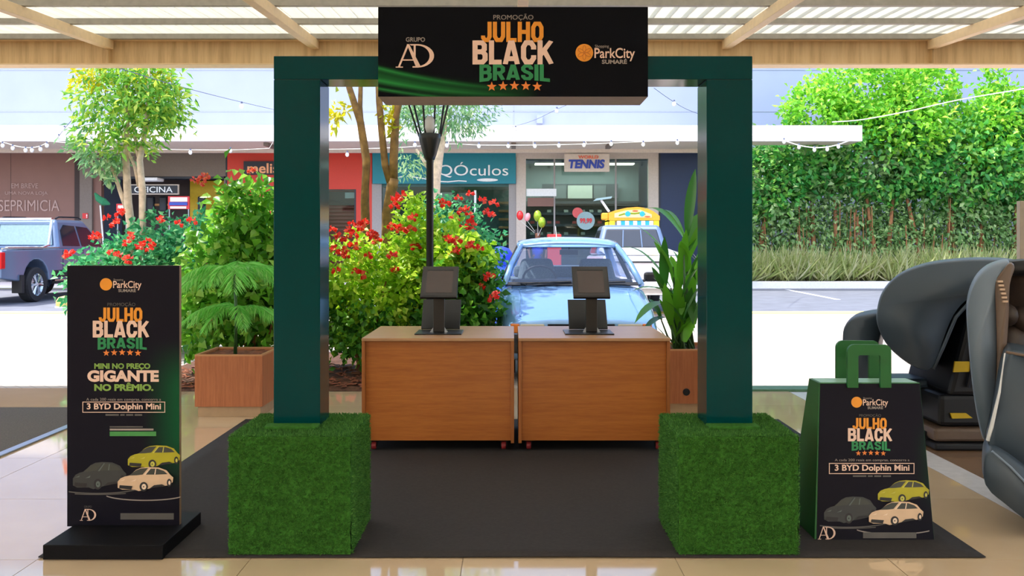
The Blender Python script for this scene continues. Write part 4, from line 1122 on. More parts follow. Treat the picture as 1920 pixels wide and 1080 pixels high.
trunk(t2, [P(728, 655, 10.25), P(726, 480, 10.25), P(727, 400, 10.25), P(735, 350, 10.25), P(738, 335, 10.25)], [.075, .072, .068, .066, .06], M['bark_brown'])
trunk(t2, [P(735, 350, 10.25), P(722, 310, 10.25), P(716, 250, 10.25), P(711, 190, 10.25), P(706, 60, 10.3)], [.05, .042, .04, .038, .03], M['bark_brown'])
trunk(t2, [P(737, 352, 10.25), P(738, 300, 10.25), P(741, 230, 10.25), P(747, 190, 10.25), P(760, 60, 10.2)], [.055, .05, .048, .045, .034], M['bark_brown'])
foliage('crown', [(-2.1, 10.7, 4.5, .7, .7, .45)], 60, 8, .12, .12, .05, M['tree_leaf'], t2)
foliage('low_twig', [(X(733, 10.2), 10.3, Z(225, 10.2), .05, .1, .22)], 12, 4, .04, .11, .05, M['yellow_leaf'], t2)
t3 = thing('grey_leaved_tree', 'pale-trunked tree with fine grey-green leaves, behind the lamp post head', 'tree', (X(818, 14.5), 14.5, 0))
trunk(t3, [P(798, 618, 14.5), P(812, 430, 14.5), P(818, 330, 14.5), P(826, 270, 14.5), P(836, 200, 14.5), P(850, 120, 14.5)], [.09, .085, .075, .07, .055, .035], M['bark_pale'])
trunk(t3, [P(816, 340, 14.5), P(800, 310, 14.5), P(780, 280, 14.4)], [.04, .03, .02], M['bark_pale'])
foliage('crown', [(X(850, 14.5), 14.5, Z(190, 14.5), .75, .6, .55), (X(768, 14.5), 14.4, Z(215, 14.5), .3, .4, .35), (X(770, 14.5), 14.4, Z(310, 14.5), .25, .2, .12)], 330, 8, .08, .11, .03, M['grey_leaf'], t3, inner=.3, droop=.4)

# left bed: ixora mound and multi-stemmed tree
ix = shrub('wide blue-green mound of ixora with red heads, behind the black totem', (-4.3, 11.6, 0), [((-4.3, 11.6, 0), (-4.5, 11.6, 1.2), .03), ((-4.2, 11.6, 0), (-3.9, 11.6, 1.3), .03), ((-4.6, 11.6, 0), (-5.1, 11.5, .9), .03)],
           [(-4.75, 11.5, .95, .85, .7, .52), (-4.4, 11.7, 1.25, .75, .6, .50), (-3.75, 11.6, 1.25, .85, .7, .55), (-5.15, 11.4, .85, .45, .5, .42), (-4.4, 11.4, .5, 1.1, .7, .45)], 900, M['ixora'], L=.085, Wd=.06, name='ixora_shrub', inner=.6)
bloom(ix, [(219, 415), (224, 402), (228, 396), (215, 420), (245, 446), (238, 456), (262, 460), (268, 462), (284, 458), (280, 468), (276, 452), (210, 474), (222, 478), (240, 487), (130, 476), (126, 480), (170, 445), (180, 442), (246, 440), (287, 462), (200, 408), (300, 412), (335, 420), (360, 415)], FL_RED, 10.75, 1.1)
tl_ = thing('multi_stemmed_tree', 'pale multi-stemmed young tree rising from the ixora mound on the left', 'tree', (X(250, 11.8), 11.8, 0))
trunk(tl_, [P(252, 560, 11.8), P(246, 430, 11.8), P(240, 380, 11.8), P(236, 300, 11.8), P(238, 220, 11.8), P(236, 130, 11.8)], [.06, .055, .052, .045, .036, .02], M['bark_pale'])
trunk(tl_, [P(264, 560, 11.7), P(267, 445, 11.7), P(267, 360, 11.7), P(262, 300, 11.7), P(272, 250, 11.7), P(278, 190, 11.7), P(280, 130, 11.7)], [.055, .05, .046, .04, .032, .026, .018], M['bark_pale'])
trunk(tl_, [P(240, 400, 11.8), P(228, 366, 11.8), P(214, 325, 11.8), P(200, 298, 11.75)], [.03, .028, .022, .015], M['bark_pale'])
trunk(tl_, [P(260, 350, 11.75), P(252, 310, 11.75), P(238, 280, 11.8), P(224, 240, 11.8)], [.022, .02, .018, .012], M['bark_pale'])
trunk(tl_, [P(262, 300, 11.7), P(255, 280, 11.7), P(248, 180, 11.8)], [.025, .022, .012], M['bark_pale'])
def bl(px, py, rx, ry, Y, d=.5): return (X(px, Y), Y, Z(py, Y), rx / FOC * Y, d, ry / FOC * Y)
foliage('crown', [bl(205, 180, 60, 55, 11.8), bl(290, 170, 48, 58, 11.8), bl(250, 140, 70, 30, 11.8), bl(315, 195, 32, 40, 11.8), bl(260, 220, 70, 32, 11.8), bl(180, 255, 42, 26, 11.8, .4), bl(240, 265, 50, 18, 11.8, .4)], 360, 8, .09, .115, .04, M['tree_leaf'], tl_, inner=.4, droop=.3)
foliage('low_twig', [bl(195, 300, 34, 14, 11.8, .25), bl(205, 325, 22, 12, 11.8, .2), bl(160, 270, 24, 16, 11.8, .25)], 50, 7, .07, .12, .04, M['grey_leaf'], tl_, inner=.3, droop=.5)
foliage('crown_top', [bl(170, 145, 30, 20, 11.8, .3), bl(285, 155, 25, 30, 11.8, .3)], 40, 7, .07, .12, .045, M['yellow_leaf'], tl_, inner=.3, droop=.3)

# ficus hedge along the right side of the lane
hg = thing('ficus_hedge', 'tall sunlit ficus hedge with hanging roots behind the kerb on the right', 'hedge', (12.5, 29.3, .2))
HYY = 29.0
lower = [(X(px, HYY), HYY + random.uniform(-.2, .8), Z(py, HYY), 1.15, .9, .95) for px in range(1395, 2120, 50) for py in (300, 372)]
mid = [bl(1500, 300, 70, 60, HYY, 1), bl(1650, 290, 120, 80, HYY, 1.2), bl(1800, 300, 130, 90, HYY, 1.3), bl(1950, 300, 130, 110, HYY, 1.3), bl(1440, 340, 90, 60, HYY, 1), bl(2050, 300, 120, 120, HYY, 1.2)]
top = [bl(1540, 205, 62, 55, 28.9, 1), bl(1620, 170, 85, 60, 29.2, 1.2), bl(1730, 175, 60, 55, 29.2, 1.1), bl(1690, 240, 90, 60, 28.6, 1.2), bl(1850, 250, 55, 60, 28.8, 1.1), bl(1880, 200, 40, 40, 29.3, .8), bl(1960, 240, 80, 70, 29.2, 1.2), bl(1862, 160, 14, 40, 29.2, .4)]
foliage('lower_foliage', lower, 1500, 9, .17, .20, .12, M['ficus_lightened'], hg, inner=.6, zmin=1.2)
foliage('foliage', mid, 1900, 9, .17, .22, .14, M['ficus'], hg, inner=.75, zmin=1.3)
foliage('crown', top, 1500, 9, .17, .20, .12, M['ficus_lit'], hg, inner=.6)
foliage('hanging_foliage', [(X(px, HYY), HYY - .1, Z(440 + random.uniform(-10, 35), HYY), .7, .6, 1.0) for px in range(1400, 2100, 34)], 1500, 9, .14, .17, .09, M['ficus_lightened'], hg, inner=.4, droop=.7, zmin=.5)
for px in (1350, 1430, 1520, 1563, 1645, 1660, 1720, 1790, 1835, 1900, 1960):
    x = X(px, 28.7); MB().tube([(x, 28.5 + random.random() * .6, .18), (x + random.uniform(-.15, .15), 28.7, 1.3), (x + random.uniform(-.3, .3), 28.8, 2.8)], [random.uniform(.07, .15), .08, .05], 7).build('trunk', M['bark_red'], hg, smooth=True)
rt = MB()
for _ in range(70):
    x = random.uniform(X(1400, 28.2), X(1990, 28.2)); y = random.uniform(28.3, 28.8); z = random.uniform(1.2, 2.9)
    rt.tube([(x, y, z), (x + random.uniform(-.1, .1), y, z * .5), (x + random.uniform(-.2, .2), y, .2)], random.uniform(.008, .022), 4, cap=False)
rt.build('hanging_roots', M['bark_red'], hg)['kind'] = 'stuff'
# striped grass under the hedge
nb = 5200
tuft = rng.random((130, 2)) * np.array([13.5, .7]) + np.array([6.2, 27.45])
tk = rng.integers(0, 130, nb)
base = np.column_stack([tuft[tk] + rng.normal(size=(nb, 2)) * .07, np.full(nb, .19)])
D = rng.normal(size=(nb, 3)) * .55; D[:, 2] = 1.0; D[:, 1] -= .25
gr = leaf_mesh('verge_grass', base, D, unit(nb), .55 + .75 * rng.random(nb), .045, M['lily'], None, wide=.35)
tag(gr, 'long pale striped grass growing along the kerb under the hedge', 'grass')
# ------------------------------------------------------------------ vehicles
M['car_blue'] = mat('pale_blue_car_paint', (128, 172, 226), 0.22, metal=0.35, spec=0.6, grain=0.01, coat=0.8)
M['car_white'] = mat('white_car_paint', (228, 230, 236), 0.25, grain=0.01, coat=0.6)
M['car_grey'] = mat('slate_blue_truck_paint', (112, 132, 164), 0.28, metal=0.4, grain=0.01, coat=0.7)
M['glass'] = glass_mat('clear_car_glass', (226, 232, 246), 0.14)
M['dark_glass'] = mat('dark_car_glass', (30, 38, 50), 0.08, spec=0.8)
M['mirror_glass'] = mat('tinted_reflective_glass', (128, 150, 160), 0.08, metal=0.85)
M['rubber'] = mat('tyre_rubber', (34, 34, 38), 0.8)
M['black_plastic'] = mat('black_plastic', (26, 26, 30), 0.6)
M['chrome'] = mat('chrome', (210, 216, 224), 0.12, 0.95)
M['seat_grey'] = mat('grey_seat_cloth', (104, 118, 122), 0.85, grain=0.2, gs=60)
M['tail_red'] = mat('red_tail_lens', (206, 22, 26), 0.2)
M['lens'] = mat('clear_headlamp_lens', (206, 196, 176), 0.12)
M['plate'] = mat('grey_number_plate', (180, 182, 186), 0.5)

def wheel(parent, c, r, wd, M4=None, spokes=6):
    q = lambda b: b.xf(M4) if M4 is not None else b
    ty = q(MB().lathe([(r * .64, -wd / 2), (r * .94, -wd / 2), (r, -wd * .34), (r, wd * .34), (r * .94, wd / 2), (r * .64, wd / 2), (r * .64, -wd / 2)], c, 28, 'X', cap=False)).build('tyre', M['rubber'], parent, smooth=False)
    b = MB()
    b.lathe([(r * .56, -wd * .3), (r * .66, -wd * .46), (r * .66, wd * .46), (r * .56, wd * .3), (r * .56, -wd * .3)], c, 24, 'X', cap=False)
    b.lathe([(r * .56, -.01), (r * .56, .01)], c, 24, 'X')
    for s in (-1, 1):
        b.lathe([(r * .14, -.012), (r * .12, .012)], (c[0] + s * wd * .42, c[1], c[2]), 12, 'X')
        for k in range(spokes):
            a = 2 * PI * k / spokes
            for da in (-.12, .12):
                p0 = (c[0] + s * wd * .42, c[1] + r * .1 * math.cos(a), c[2] + r * .1 * math.sin(a))
                p1 = (c[0] + s * wd * .40, c[1] + r * .62 * math.cos(a + da), c[2] + r * .62 * math.sin(a + da))
                b.tube([p0, p1], r * .045, 5)
    q(b).build('rim', M['chrome'], ty)
    return ty

# blue saloon facing the arch
cxx, fy = 0.68, 8.86
car = thing('saloon_car', 'pale blue old saloon car parked nose-on right behind the counters', 'car', (cxx, fy + 2.1, 0))
def ring(y, hw, zt, zb, crown=.03, tuck=.93):
    h = [(0, zt), (hw * .45, zt - crown * .25), (hw * .80, zt - crown * .9), (hw * .94, zt - crown - .03), (hw, zt - crown - .11), (hw * 1.005, (zt + zb) / 2), (hw * tuck, zb + .02), (hw * .85, zb)]
    pts = [(cxx + x, fy + y, z) for x, z in h] + [(cxx - x, fy + y, z) for x, z in h[:0:-1]]
    return pts
secs = [(.00, .70, .600, .40), (.03, .735, .645, .30), (.12, .765, .675, .24), (.35, .79, .745, .20), (.70, .81, .835, .20), (1.00, .82, .895, .20), (1.18, .825, .925, .20), (1.30, .83, .935, .20), (2.2, .84, .935, .20), (3.1, .84, .93, .20), (3.5, .825, .93, .20), (4.0, .79, .90, .24), (4.2, .75, .86, .30)]
MB().loft([ring(*s) for s in secs]).build('body', M['car_blue'], car, smooth=True)
# hood creases and seam
MB().tube([(cxx - .60, fy + .14, .668), (cxx - .58, fy + .7, .822), (cxx - .60, fy + 1.1, .893)], .006, 6).tube([(cxx + .60, fy + .14, .668), (cxx + .58, fy + .7, .822), (cxx + .60, fy + 1.1, .893)], .006, 6).build('hood_crease', M['car_blue'], car)
# front end
MB().box(cxx - .74, cxx + .74, fy - .10, fy + .12, .32, .50).build('front_bumper', M['black_plastic'], car, bevel=.03)
gr_ = MB().box(cxx - .33, cxx + .33, fy - .012, fy + .02, .515, .60).build('grille', M['black_plastic'], car, bevel=.004)
for k in range(4): MB().box(cxx - .31, cxx + .31, fy - .018, fy - .011, .522 + .02 * k, .530 + .02 * k).build('grille_slat', M['dark_metal'], gr_)
for s in (-1, 1):
    MB().box(cxx + s * .36 - (.0 if s > 0 else .24), cxx + s * .36 + (.24 if s > 0 else 0), fy - .02, fy + .03, .510, .60).build('headlamp', M['lens'], car, bevel=.012)
    a = cxx + s * .605; MB().box(min(a, a + s * .09), max(a, a + s * .09), fy - .01, fy + .05, .51, .60).build('turn_signal', M['ink_star'], car, bevel=.01)
MB().box(cxx - .2, cxx + .2, fy - .112, fy - .10, .36, .47).build('number_plate', M['plate'], car)
# cabin
roof_rows = []
for (y, hw, z, cr) in ((1.86, .575, 1.345, .035), (1.95, .59, 1.375, .045), (2.3, .60, 1.405, .05), (2.7, .60, 1.405, .05), (3.0, .585, 1.375, .045), (3.1, .575, 1.345, .035)):
    roof_rows.append([(cxx + hw * u, fy + y, z + cr * (1 - abs(u) ** 2.6)) for u in np.linspace(-1, 1, 15)])
MB().grid(roof_rows).build('roof', M['car_blue'], car, smooth=True, solid=.035)
bw = [(.765, 1.20, .925), (.575, 1.87, 1.35), (.575, 3.09, 1.35), (.75, 3.62, .93)]
for s in (-1, 1):
    pv = lambda k: Vector((cxx + s * bw[k][0], fy + bw[k][1], bw[k][2]))
    MB().tube([pv(0), pv(0).lerp(pv(1), .5) + Vector((s * .02, 0, .012)), pv(1)], [.036, .032, .034], 8).build('windscreen_pillar', M['car_blue'], car, smooth=True)
    MB().tube([pv(1), pv(1).lerp(pv(2), .5) + Vector((s * .02, 0, .03)), pv(2)], .03, 8).build('roof_rail', M['car_blue'], car, smooth=True)
    MB().tube([pv(2), pv(2).lerp(pv(3), .5), pv(3)], [.05, .06, .075], 8).build('rear_pillar', M['car_blue'], car, smooth=True)
    MB().tube([(cxx + s * .80, fy + 2.42, .93), (cxx + s * .60, fy + 2.45, 1.36)], .028, 8).build('middle_pillar', M['black_plastic'], car)
    g1 = MB().add([pv(0) + Vector((0, .12, .03)), (cxx + s * .80, fy + 2.38, .95), (cxx + s * .605, fy + 2.42, 1.345), pv(1) + Vector((0, .06, 0))], [(0, 1, 2, 3)])
    g1.add([(cxx + s * .80, fy + 2.47, .95), pv(3) + Vector((0, -.1, .02)), pv(2) + Vector((0, -.02, 0)), (cxx + s * .605, fy + 2.48, 1.345)], [(0, 1, 2, 3)]).build('side_glass', M['glass'], car)
    mr = MB().box(cxx + s * .93 - .085, cxx + s * .93 + .085, fy + 1.50, fy + 1.60, .95, 1.06).build('door_mirror', M['car_blue'] if s < 0 else M['black_plastic'], car, bevel=.03)
    MB().box(cxx + s * .93 - .07, cxx + s * .93 + .07, fy + 1.601, fy + 1.604, .965, 1.045).build('mirror_glass', M['chrome'], mr)
    MB().tube([(cxx + s * .80, fy + 1.52, .95), (cxx + s * .90, fy + 1.54, .98)], .018, 6).build('mirror_arm', M['black_plastic'], mr)
def pane(y0, hw0, z0, y1, hw1, z1, bow, name, n=12):
    rows = []
    for t in np.linspace(0, 1, 6):
        hw = hw0 + (hw1 - hw0) * t; y = y0 + (y1 - y0) * t; z = z0 + (z1 - z0) * t
        rows.append([(cxx + hw * u, fy + y + bow * u * u, z) for u in np.linspace(-1, 1, n)])
    return MB().grid(rows).build(name, M['glass'], car, smooth=True)
pane(1.16, .745, .93, 1.84, .56, 1.352, .06, 'windscreen')
pane(3.60, .72, .95, 3.10, .555, 1.345, -.05, 'rear_window')
MB().grid([[(cxx + .75 * u, fy + y + .05 * u * u, z) for u in np.linspace(-1, 1, 12)] for y, z in ((1.135, .925), (1.19, .955))]).build('windscreen_seal', M['black_plastic'], car, solid=.01)
MB().grid([[(cxx + .565 * u, fy + y + .05 * u * u, z) for u in np.linspace(-1, 1, 12)] for y, z in ((1.815, 1.347), (1.85, 1.372))]).build('roof_front_edge', M['car_blue'], car, solid=.012)
MB().box(cxx - .70, cxx + .70, fy + 1.30, fy + 3.45, .93, .945).build('cabin_floor', M['seat_grey'], car)
MB().box(cxx - .68, cxx + .68, fy + 1.28, fy + 1.52, .94, .985).build('dashboard', M['black_plastic'], car, bevel=.02)
for s in (-1, 1):
    st = MB().hexa([(cxx + s * .37 - .24, fy + 2.25, .93), (cxx + s * .37 + .24, fy + 2.25, .93), (cxx + s * .37 + .25, fy + 2.4, .93), (cxx + s * .37 - .25, fy + 2.4, .93), (cxx + s * .37 - .19, fy + 2.42, 1.20), (cxx + s * .37 + .19, fy + 2.42, 1.20), (cxx + s * .37 + .19, fy + 2.52, 1.20), (cxx + s * .37 - .19, fy + 2.52, 1.20)]).build('front_seat', M['seat_grey'], car, bevel=.04)
MB().box(cxx - .66, cxx + .66, fy + 3.05, fy + 3.2, .94, 1.10).build('rear_seat', M['seat_grey'], car, bevel=.05)
MB().box(cxx - .11, cxx + .11, fy + 1.90, fy + 1.92, 1.255, 1.315).tube([(cxx, fy + 1.91, 1.31), (cxx, fy + 1.93, 1.36)], .008, 6).build('rear_view_mirror', M['black_plastic'], car, bevel=.008)
sw = [(cxx - .36 + .19 * math.cos(a), fy + 1.62 - .05 * math.sin(a), .98 + .15 * math.sin(a)) for a in np.linspace(0, 2 * PI, 25)]
MB().tube(sw, .014, 6).build('steering_wheel', M['black_plastic'], car)
for (x0, x1) in ((-.58, -.02), (.02, .58)):
    MB().tube([(cxx + x0, fy + 1.13, .945), (cxx + x1, fy + 1.17, .965)], .011, 6).tube([(cxx + x0 * .9, fy + 1.10, .93), (cxx + x0, fy + 1.13, .945)], .014, 6).build('wiper', M['black_plastic'], car)
MB().tube([(cxx - .14, fy + 2.0, 1.42), (cxx - .15, fy + 2.12, 1.60)], [.006, .004], 6).build('antenna', M['strip_white'], car)
for y in (.75, 3.35):
    for s in (-1, 1): wheel(car, (cxx + s * .74, fy + y, .30), .30, .19)

# white pickup beyond, seen from behind
wc = thing('white_pickup', 'white pickup seen from behind, partly hidden by the blue car', 'car', (2.55, 18.5, 0))
wx, wy = 2.50, 16.9
MB().hexa([(wx - .80, wy, .42), (wx + .80, wy, .42), (wx + .80, wy + 4.3, .40), (wx - .80, wy + 4.3, .40), (wx - .78, wy + .06, 1.16), (wx + .78, wy + .06, 1.16), (wx + .74, wy + 4.3, 1.10), (wx - .74, wy + 4.3, 1.10)]).build('body', M['car_white'], wc, bevel=.06, seg=3)
MB().hexa([(wx - .74, wy + .06, 1.165), (wx + .74, wy + .06, 1.165), (wx + .72, wy + 1.75, 1.25), (wx - .72, wy + 1.75, 1.25), (wx - .70, wy + .12, 1.20), (wx + .70, wy + .12, 1.20), (wx + .68, wy + 1.72, 1.30), (wx - .68, wy + 1.72, 1.30)]).build('bed_cover', M['car_white'], wc, bevel=.02)
MB().hexa([(wx - .76, wy + 1.8, 1.14), (wx + .76, wy + 1.8, 1.14), (wx + .74, wy + 3.9, 1.12), (wx - .74, wy + 3.9, 1.12), (wx - .60, wy + 1.98, 1.77), (wx + .60, wy + 1.98, 1.77), (wx + .58, wy + 3.1, 1.77), (wx - .58, wy + 3.1, 1.77)]).build('cab', M['car_grey'], wc, bevel=.08, seg=3)
rw = MB().hexa([(wx - .62, wy + 1.815, 1.30), (wx + .62, wy + 1.815, 1.30), (wx + .62, wy + 1.86, 1.30), (wx - .62, wy + 1.86, 1.30), (wx - .52, wy + 1.915, 1.68), (wx + .52, wy + 1.915, 1.68), (wx + .52, wy + 1.96, 1.68), (wx - .52, wy + 1.96, 1.68)]).build('rear_window', M['dark_glass'], wc, bevel=.02)
for x in (-.2, .2): MB().tube([(wx + x, wy + 1.80, 1.31), (wx + x * .9, wy + 1.90, 1.66)], .012, 6).build('window_bar', M['car_grey'], rw)
for s in (-1, 1):
    MB().box(wx + s * .74 - .06, wx + s * .74 + .06, wy - .01, wy + .06, .86, 1.10).build('tail_lamp', M['tail_red'], wc, bevel=.015)
    MB().hexa([(wx + s * .765, wy + 1.95, 1.18), (wx + s * .765, wy + 3.0, 1.18), (wx + s * .745, wy + 3.0, 1.18), (wx + s * .745, wy + 1.95, 1.18), (wx + s * .63, wy + 2.05, 1.66), (wx + s * .63, wy + 2.9, 1.66), (wx + s * .61, wy + 2.9, 1.66), (wx + s * .61, wy + 2.05, 1.66)]).build('side_window', M['dark_glass'], wc)
MB().box(wx - .8, wx + .8, wy - .12, wy + .05, .42, .58).build('rear_bumper', M['chrome'], wc, bevel=.03)
MB().box(wx - .2, wx + .2, wy - .02, wy, .74, .86).build('number_plate', M['plate'], wc)
MB().box(wx - .6, wx + .6, wy + .0, wy + .03, 1.02, 1.05).build('tailgate_trim', M['black_plastic'], wc)
for y in (1.0, 3.5):
    for s in (-1, 1): wheel(wc, (wx + s * .70, wy + y, .33), .33, .2)

# grey double-cab truck on the left, seen from its rear right quarter
tk_ = thing('pickup_truck', 'slate-blue double-cab pickup truck parked at the left edge before the brown shop', 'truck', (-11.4, 22.0, 0))
SC_ = 1.10
TM = Matrix.Translation((-12.22, 21.35, 0)) @ Matrix.Rotation(math.radians(-3), 4, 'Z') @ Matrix.Scale(SC_, 4)
# local: x across (right side +), y forward, rear axle at y = 0
def tb(b, name, m, par=tk_, **kw): return b.xf(TM).build(name, m, par, **kw)
def arch_pts(yc, r, z0, n=9): return [(yc - r * math.cos(a), z0 + r * math.sin(a)) for a in np.linspace(0, PI, n)]
prof_l = [(-1.25, .55), (-1.25, .95), (-1.20, 1.12), (1.75, 1.14), (3.05, 1.13), (3.9, 1.05), (4.1, .92), (4.12, .52)] + [(3.10 + .47 * math.cos(a), .45 + .47 * math.sin(a)) for a in np.linspace(0, PI, 10)] + [(.47 * math.cos(a), .45 + .47 * math.sin(a)) for a in np.linspace(0, PI, 10)]
tb(MB().prism([(.90, y, z) for y, z in prof_l], (0, 0, 0), (-1.80, 0, 0)), 'body', M['car_grey'], bevel=.03)
cab = [(.92, 1.12), (1.02, 1.72), (1.22, 1.80), (2.1, 1.82), (2.45, 1.76), (3.1, 1.12)]
b = MB(); b.hexa([(.86, .92, 1.12), (.86, 3.10, 1.12), (-.86, 3.10, 1.12), (-.86, .92, 1.12), (.68, 1.10, 1.80), (.68, 2.30, 1.80), (-.68, 2.30, 1.80), (-.68, 1.10, 1.80)])
tb(b, 'cab', M['car_grey'], bevel=.07, seg=3)
def side_q(L, off=.012):
    out = []
    for (y, z) in L:
        x = .86 - (z - 1.12) * .265 + off; out.append((x, y, z))
    return out
for s in (1, -1):
    f = lambda L: [(s * x, y, z) for x, y, z in side_q(L)]
    tb(MB().prism(f([(1.12, 1.20), (1.85, 1.19), (1.80, 1.66), (1.34, 1.68), (1.16, 1.55)]), (0, 0, 0), (s * -.02, 0, 0)), 'side_window', M['dark_glass'])
    tb(MB().prism(f([(1.93, 1.19), (2.92, 1.17), (2.36, 1.63), (1.88, 1.66)]), (0, 0, 0), (s * -.02, 0, 0)), 'side_window', M['dark_glass'])
    tb(MB().tube([(s * .64, 1.18, 1.82), (s * .64, 1.3, 1.86), (s * .64, 2.1, 1.87), (s * .64, 2.25, 1.83)], .02, 6), 'roof_rail', M['dark_metal'])
    tb(MB().tube([(s * .86, -1.0, 1.16), (s * .84, .3, 1.16), (s * .80, .62, 1.22), (s * .70, .92, 1.78)], .035, 8), 'sport_bar_side', M['chrome'])
    tb(MB().tube([(s * .88, -1.18, 1.15), (s * .88, .9, 1.16)], .02, 6), 'bed_rail', M['chrome'])
    tb(MB().box(s * .82 - .1, s * .82 + .1, -1.275, -1.12, .74, 1.08), 'tail_lamp', M['tail_red'], bevel=.02)
    tb(MB().box(s * .84 - .11, s * .84 + .11, -.62, -.52, .22, .60), 'mud_flap', M['black_plastic'], bevel=.01)
    tb(MB().box(s * .93 - .06, s * .93 + .06, .62, 2.5, .36, .42), 'side_step', M['black_plastic'], bevel=.01)
    tb(MB().box(s * .905 - .006, s * .905 + .006, .60, 2.55, .50, .66), 'sill_trim', M['black_plastic'])
    for y in (1.12, 1.98): tb(MB().box(s * .91 - .012, s * .91 + .012, y, y + .16, .98, 1.01), 'door_handle', M['chrome'], bevel=.005)
    tb(MB().box(s * .905 - .003, s * .905 + .003, 1.02, 1.028, .62, 1.12).box(s * .905 - .003, s * .905 + .003, 1.88, 1.888, .62, 1.12), 'door_seam', M['black_plastic'])
tb(MB().tube([(-.70, .93, 1.80), (.70, .93, 1.80)], .035, 8), 'sport_bar_top', M['chrome'])
tb(MB().hexa([(-.72, .90, 1.22), (.72, .90, 1.22), (.72, .93, 1.22), (-.72, .93, 1.22), (-.62, 1.055, 1.70), (.62, 1.055, 1.70), (.62, 1.08, 1.70), (-.62, 1.08, 1.70)]), 'rear_window', M['mirror_glass'], bevel=.01)
tb(MB().box(-.85, .85, -1.36, -1.24, .45, .62), 'rear_bumper', M['chrome'], bevel=.03)
for y in (0, 3.10):
    for s in (-1, 1): wheel(tk_, (s * .80, y, .375), .375, .25, TM)
M['stop_yellow'] = mat('yellow_wheel_stop', (214, 190, 110), 0.7)
ws = thing('wheel_stop', 'small pale yellow concrete wheel stop at the left edge of the black totem', 'wheel stop', (X(124, 19.5), 19.5, 0))
MB().lathe([(.20, 0), (.20, .14), (.15, .22), (.04, .25)], (X(124, 19.5), 19.5, 0), 16).build('dome', M['stop_yellow'], ws, smooth=True)
MB().lathe([(.22, 0), (.22, .03)], (X(124, 19.5), 19.5, 0), 16).build('base_ring', M['kerb_white'], ws)

# ------------------------------------------------------------------ shops across the lane
WY, CYF = 30.0, 26.8
def wx_(px): return X(px, WY)
def wz_(py): return Z(py, WY)
M['brown_wall'] = mat('brown_shop_hoarding', (128, 92, 82), 0.6, grain=0.05, gs=1)
M['taupe'] = mat('taupe_pilaster', (118, 106, 98), 0.6)
M['taupe_dark'] = mat('taupe_header', (110, 98, 86), 0.6)
M['shop_dark'] = mat('dark_shop_interior', (58, 46, 44), 0.7)
M['yellow_wall'] = mat('yellow_interior_wall', (206, 170, 10), 0.5)
M['red_wall'] = mat('red_shop_front', (200, 52, 34), 0.5, grain=0.03)
M['teal'] = mat('teal_sign_board', (0, 124, 140), 0.5, grain=0.03)
M['frame_grey'] = mat('grey_shop_frame', (150, 144, 142), 0.5)
M['frame_beige'] = mat('beige_shop_frame', (196, 182, 170), 0.5)
M['navy'] = mat('navy_shop_wall', (16, 40, 78), 0.5, grain=0.04)
M['shop_grey'] = mat('grey_shop_interior', (128, 140, 140), 0.6)
M['shop_teal'] = mat('dim_teal_interior', (60, 96, 92), 0.6)
M['shelf'] = mat('dark_grey_shelf', (72, 74, 78), 0.6)
M['shelf_warm'] = mat('lit_wooden_shelf', (170, 120, 66), 0.6)
M['screen'] = mat('grey_display_screen', (110, 112, 112), 0.25)
M['screen_lit'] = mat('pale_display_screen', (190, 186, 172), 0.3)
M['ink_white'] = mat('white_letters', (236, 240, 240), 0.5)
M['ink_soft'] = mat('faint_pale_letters', (176, 146, 138), 0.6)
M['ink_melissa'] = mat('peach_letters', (240, 170, 120), 0.5)
M['ink_blue'] = mat('blue_letters', (34, 62, 160), 0.5)
M['ink_red'] = mat('red_letters', (226, 92, 52), 0.5)
M['sign_black'] = mat('black_sign_board', (28, 34, 46), 0.5)
M['sign_beige'] = mat('beige_sign_board', (206, 192, 178), 0.5)
M['poster_red'] = mat('red_poster', (208, 44, 48), 0.5)
M['poster_white'] = mat('white_board', (236, 238, 238), 0.5)
M['poster_blue'] = mat('blue_poster', (44, 72, 170), 0.5)
M['shop_glass'] = glass_mat('shop_window_glass', (206, 222, 220), 0.02)
M['sticker_grey'] = mat('grey_round_sticker', (140, 168, 172), 0.5)
M['sticker_pink'] = mat('red_round_sticker', (206, 84, 84), 0.5)
soffit_z = wz_(285)
# upper wall with cladding joints
uw = MB().box(-26, 26, 33.0, 33.3, 0, 10.5).build('wall_far', M['panel_wall']); tag(uw, kind='structure')
for py in (131, 209): MB().box(-26, 26, 32.985, 33.0, Z(py, 33) - .015, Z(py, 33) + .015).build('cladding_joint', M['joint'], uw)
for px in (963,): MB().box(X(px, 33) - .012, X(px, 33) + .012, 32.985, 33.0, 4.5, Z(131, 33)).build('cladding_joint', M['joint'], uw)
MB().box(X(1006, 33), X(1017, 33), 32.7, 33.0, Z(233, 33), Z(217, 33)).build('vent_box', M['panel_wall'], uw)
# canopy
cn = thing('shop_canopy', 'long white-edged canopy running above the shop fronts across the lane', 'canopy', (0, 28, soffit_z))
ex = X(1617, CYF)
MB().box(-26, ex, CYF, CYF + .12, soffit_z - .0, Z(235, CYF)).build('fascia', M['fascia'], cn, bevel=.01)
MB().box(-26, 6.4, CYF + .12, 33.0, soffit_z + .01, soffit_z + .06).build('soffit', M['soffit'], cn)
MB().box(6.4, ex, CYF + .12, 28.0, soffit_z + .01, soffit_z + .06).build('soffit', M['soffit'], cn)
MB().box(-26, 6.2, 29.2, 29.35, soffit_z - .10, soffit_z + .01).build('soffit_beam', M['soffit'], cn)
for px in (1143, 963, 505, 250): MB().box(X(px, 27.6) - .07, X(px, 27.6) + .07, 27.2, 28.2, soffit_z - .09, soffit_z + .01).build('soffit_bracket', M['taupe'], cn)

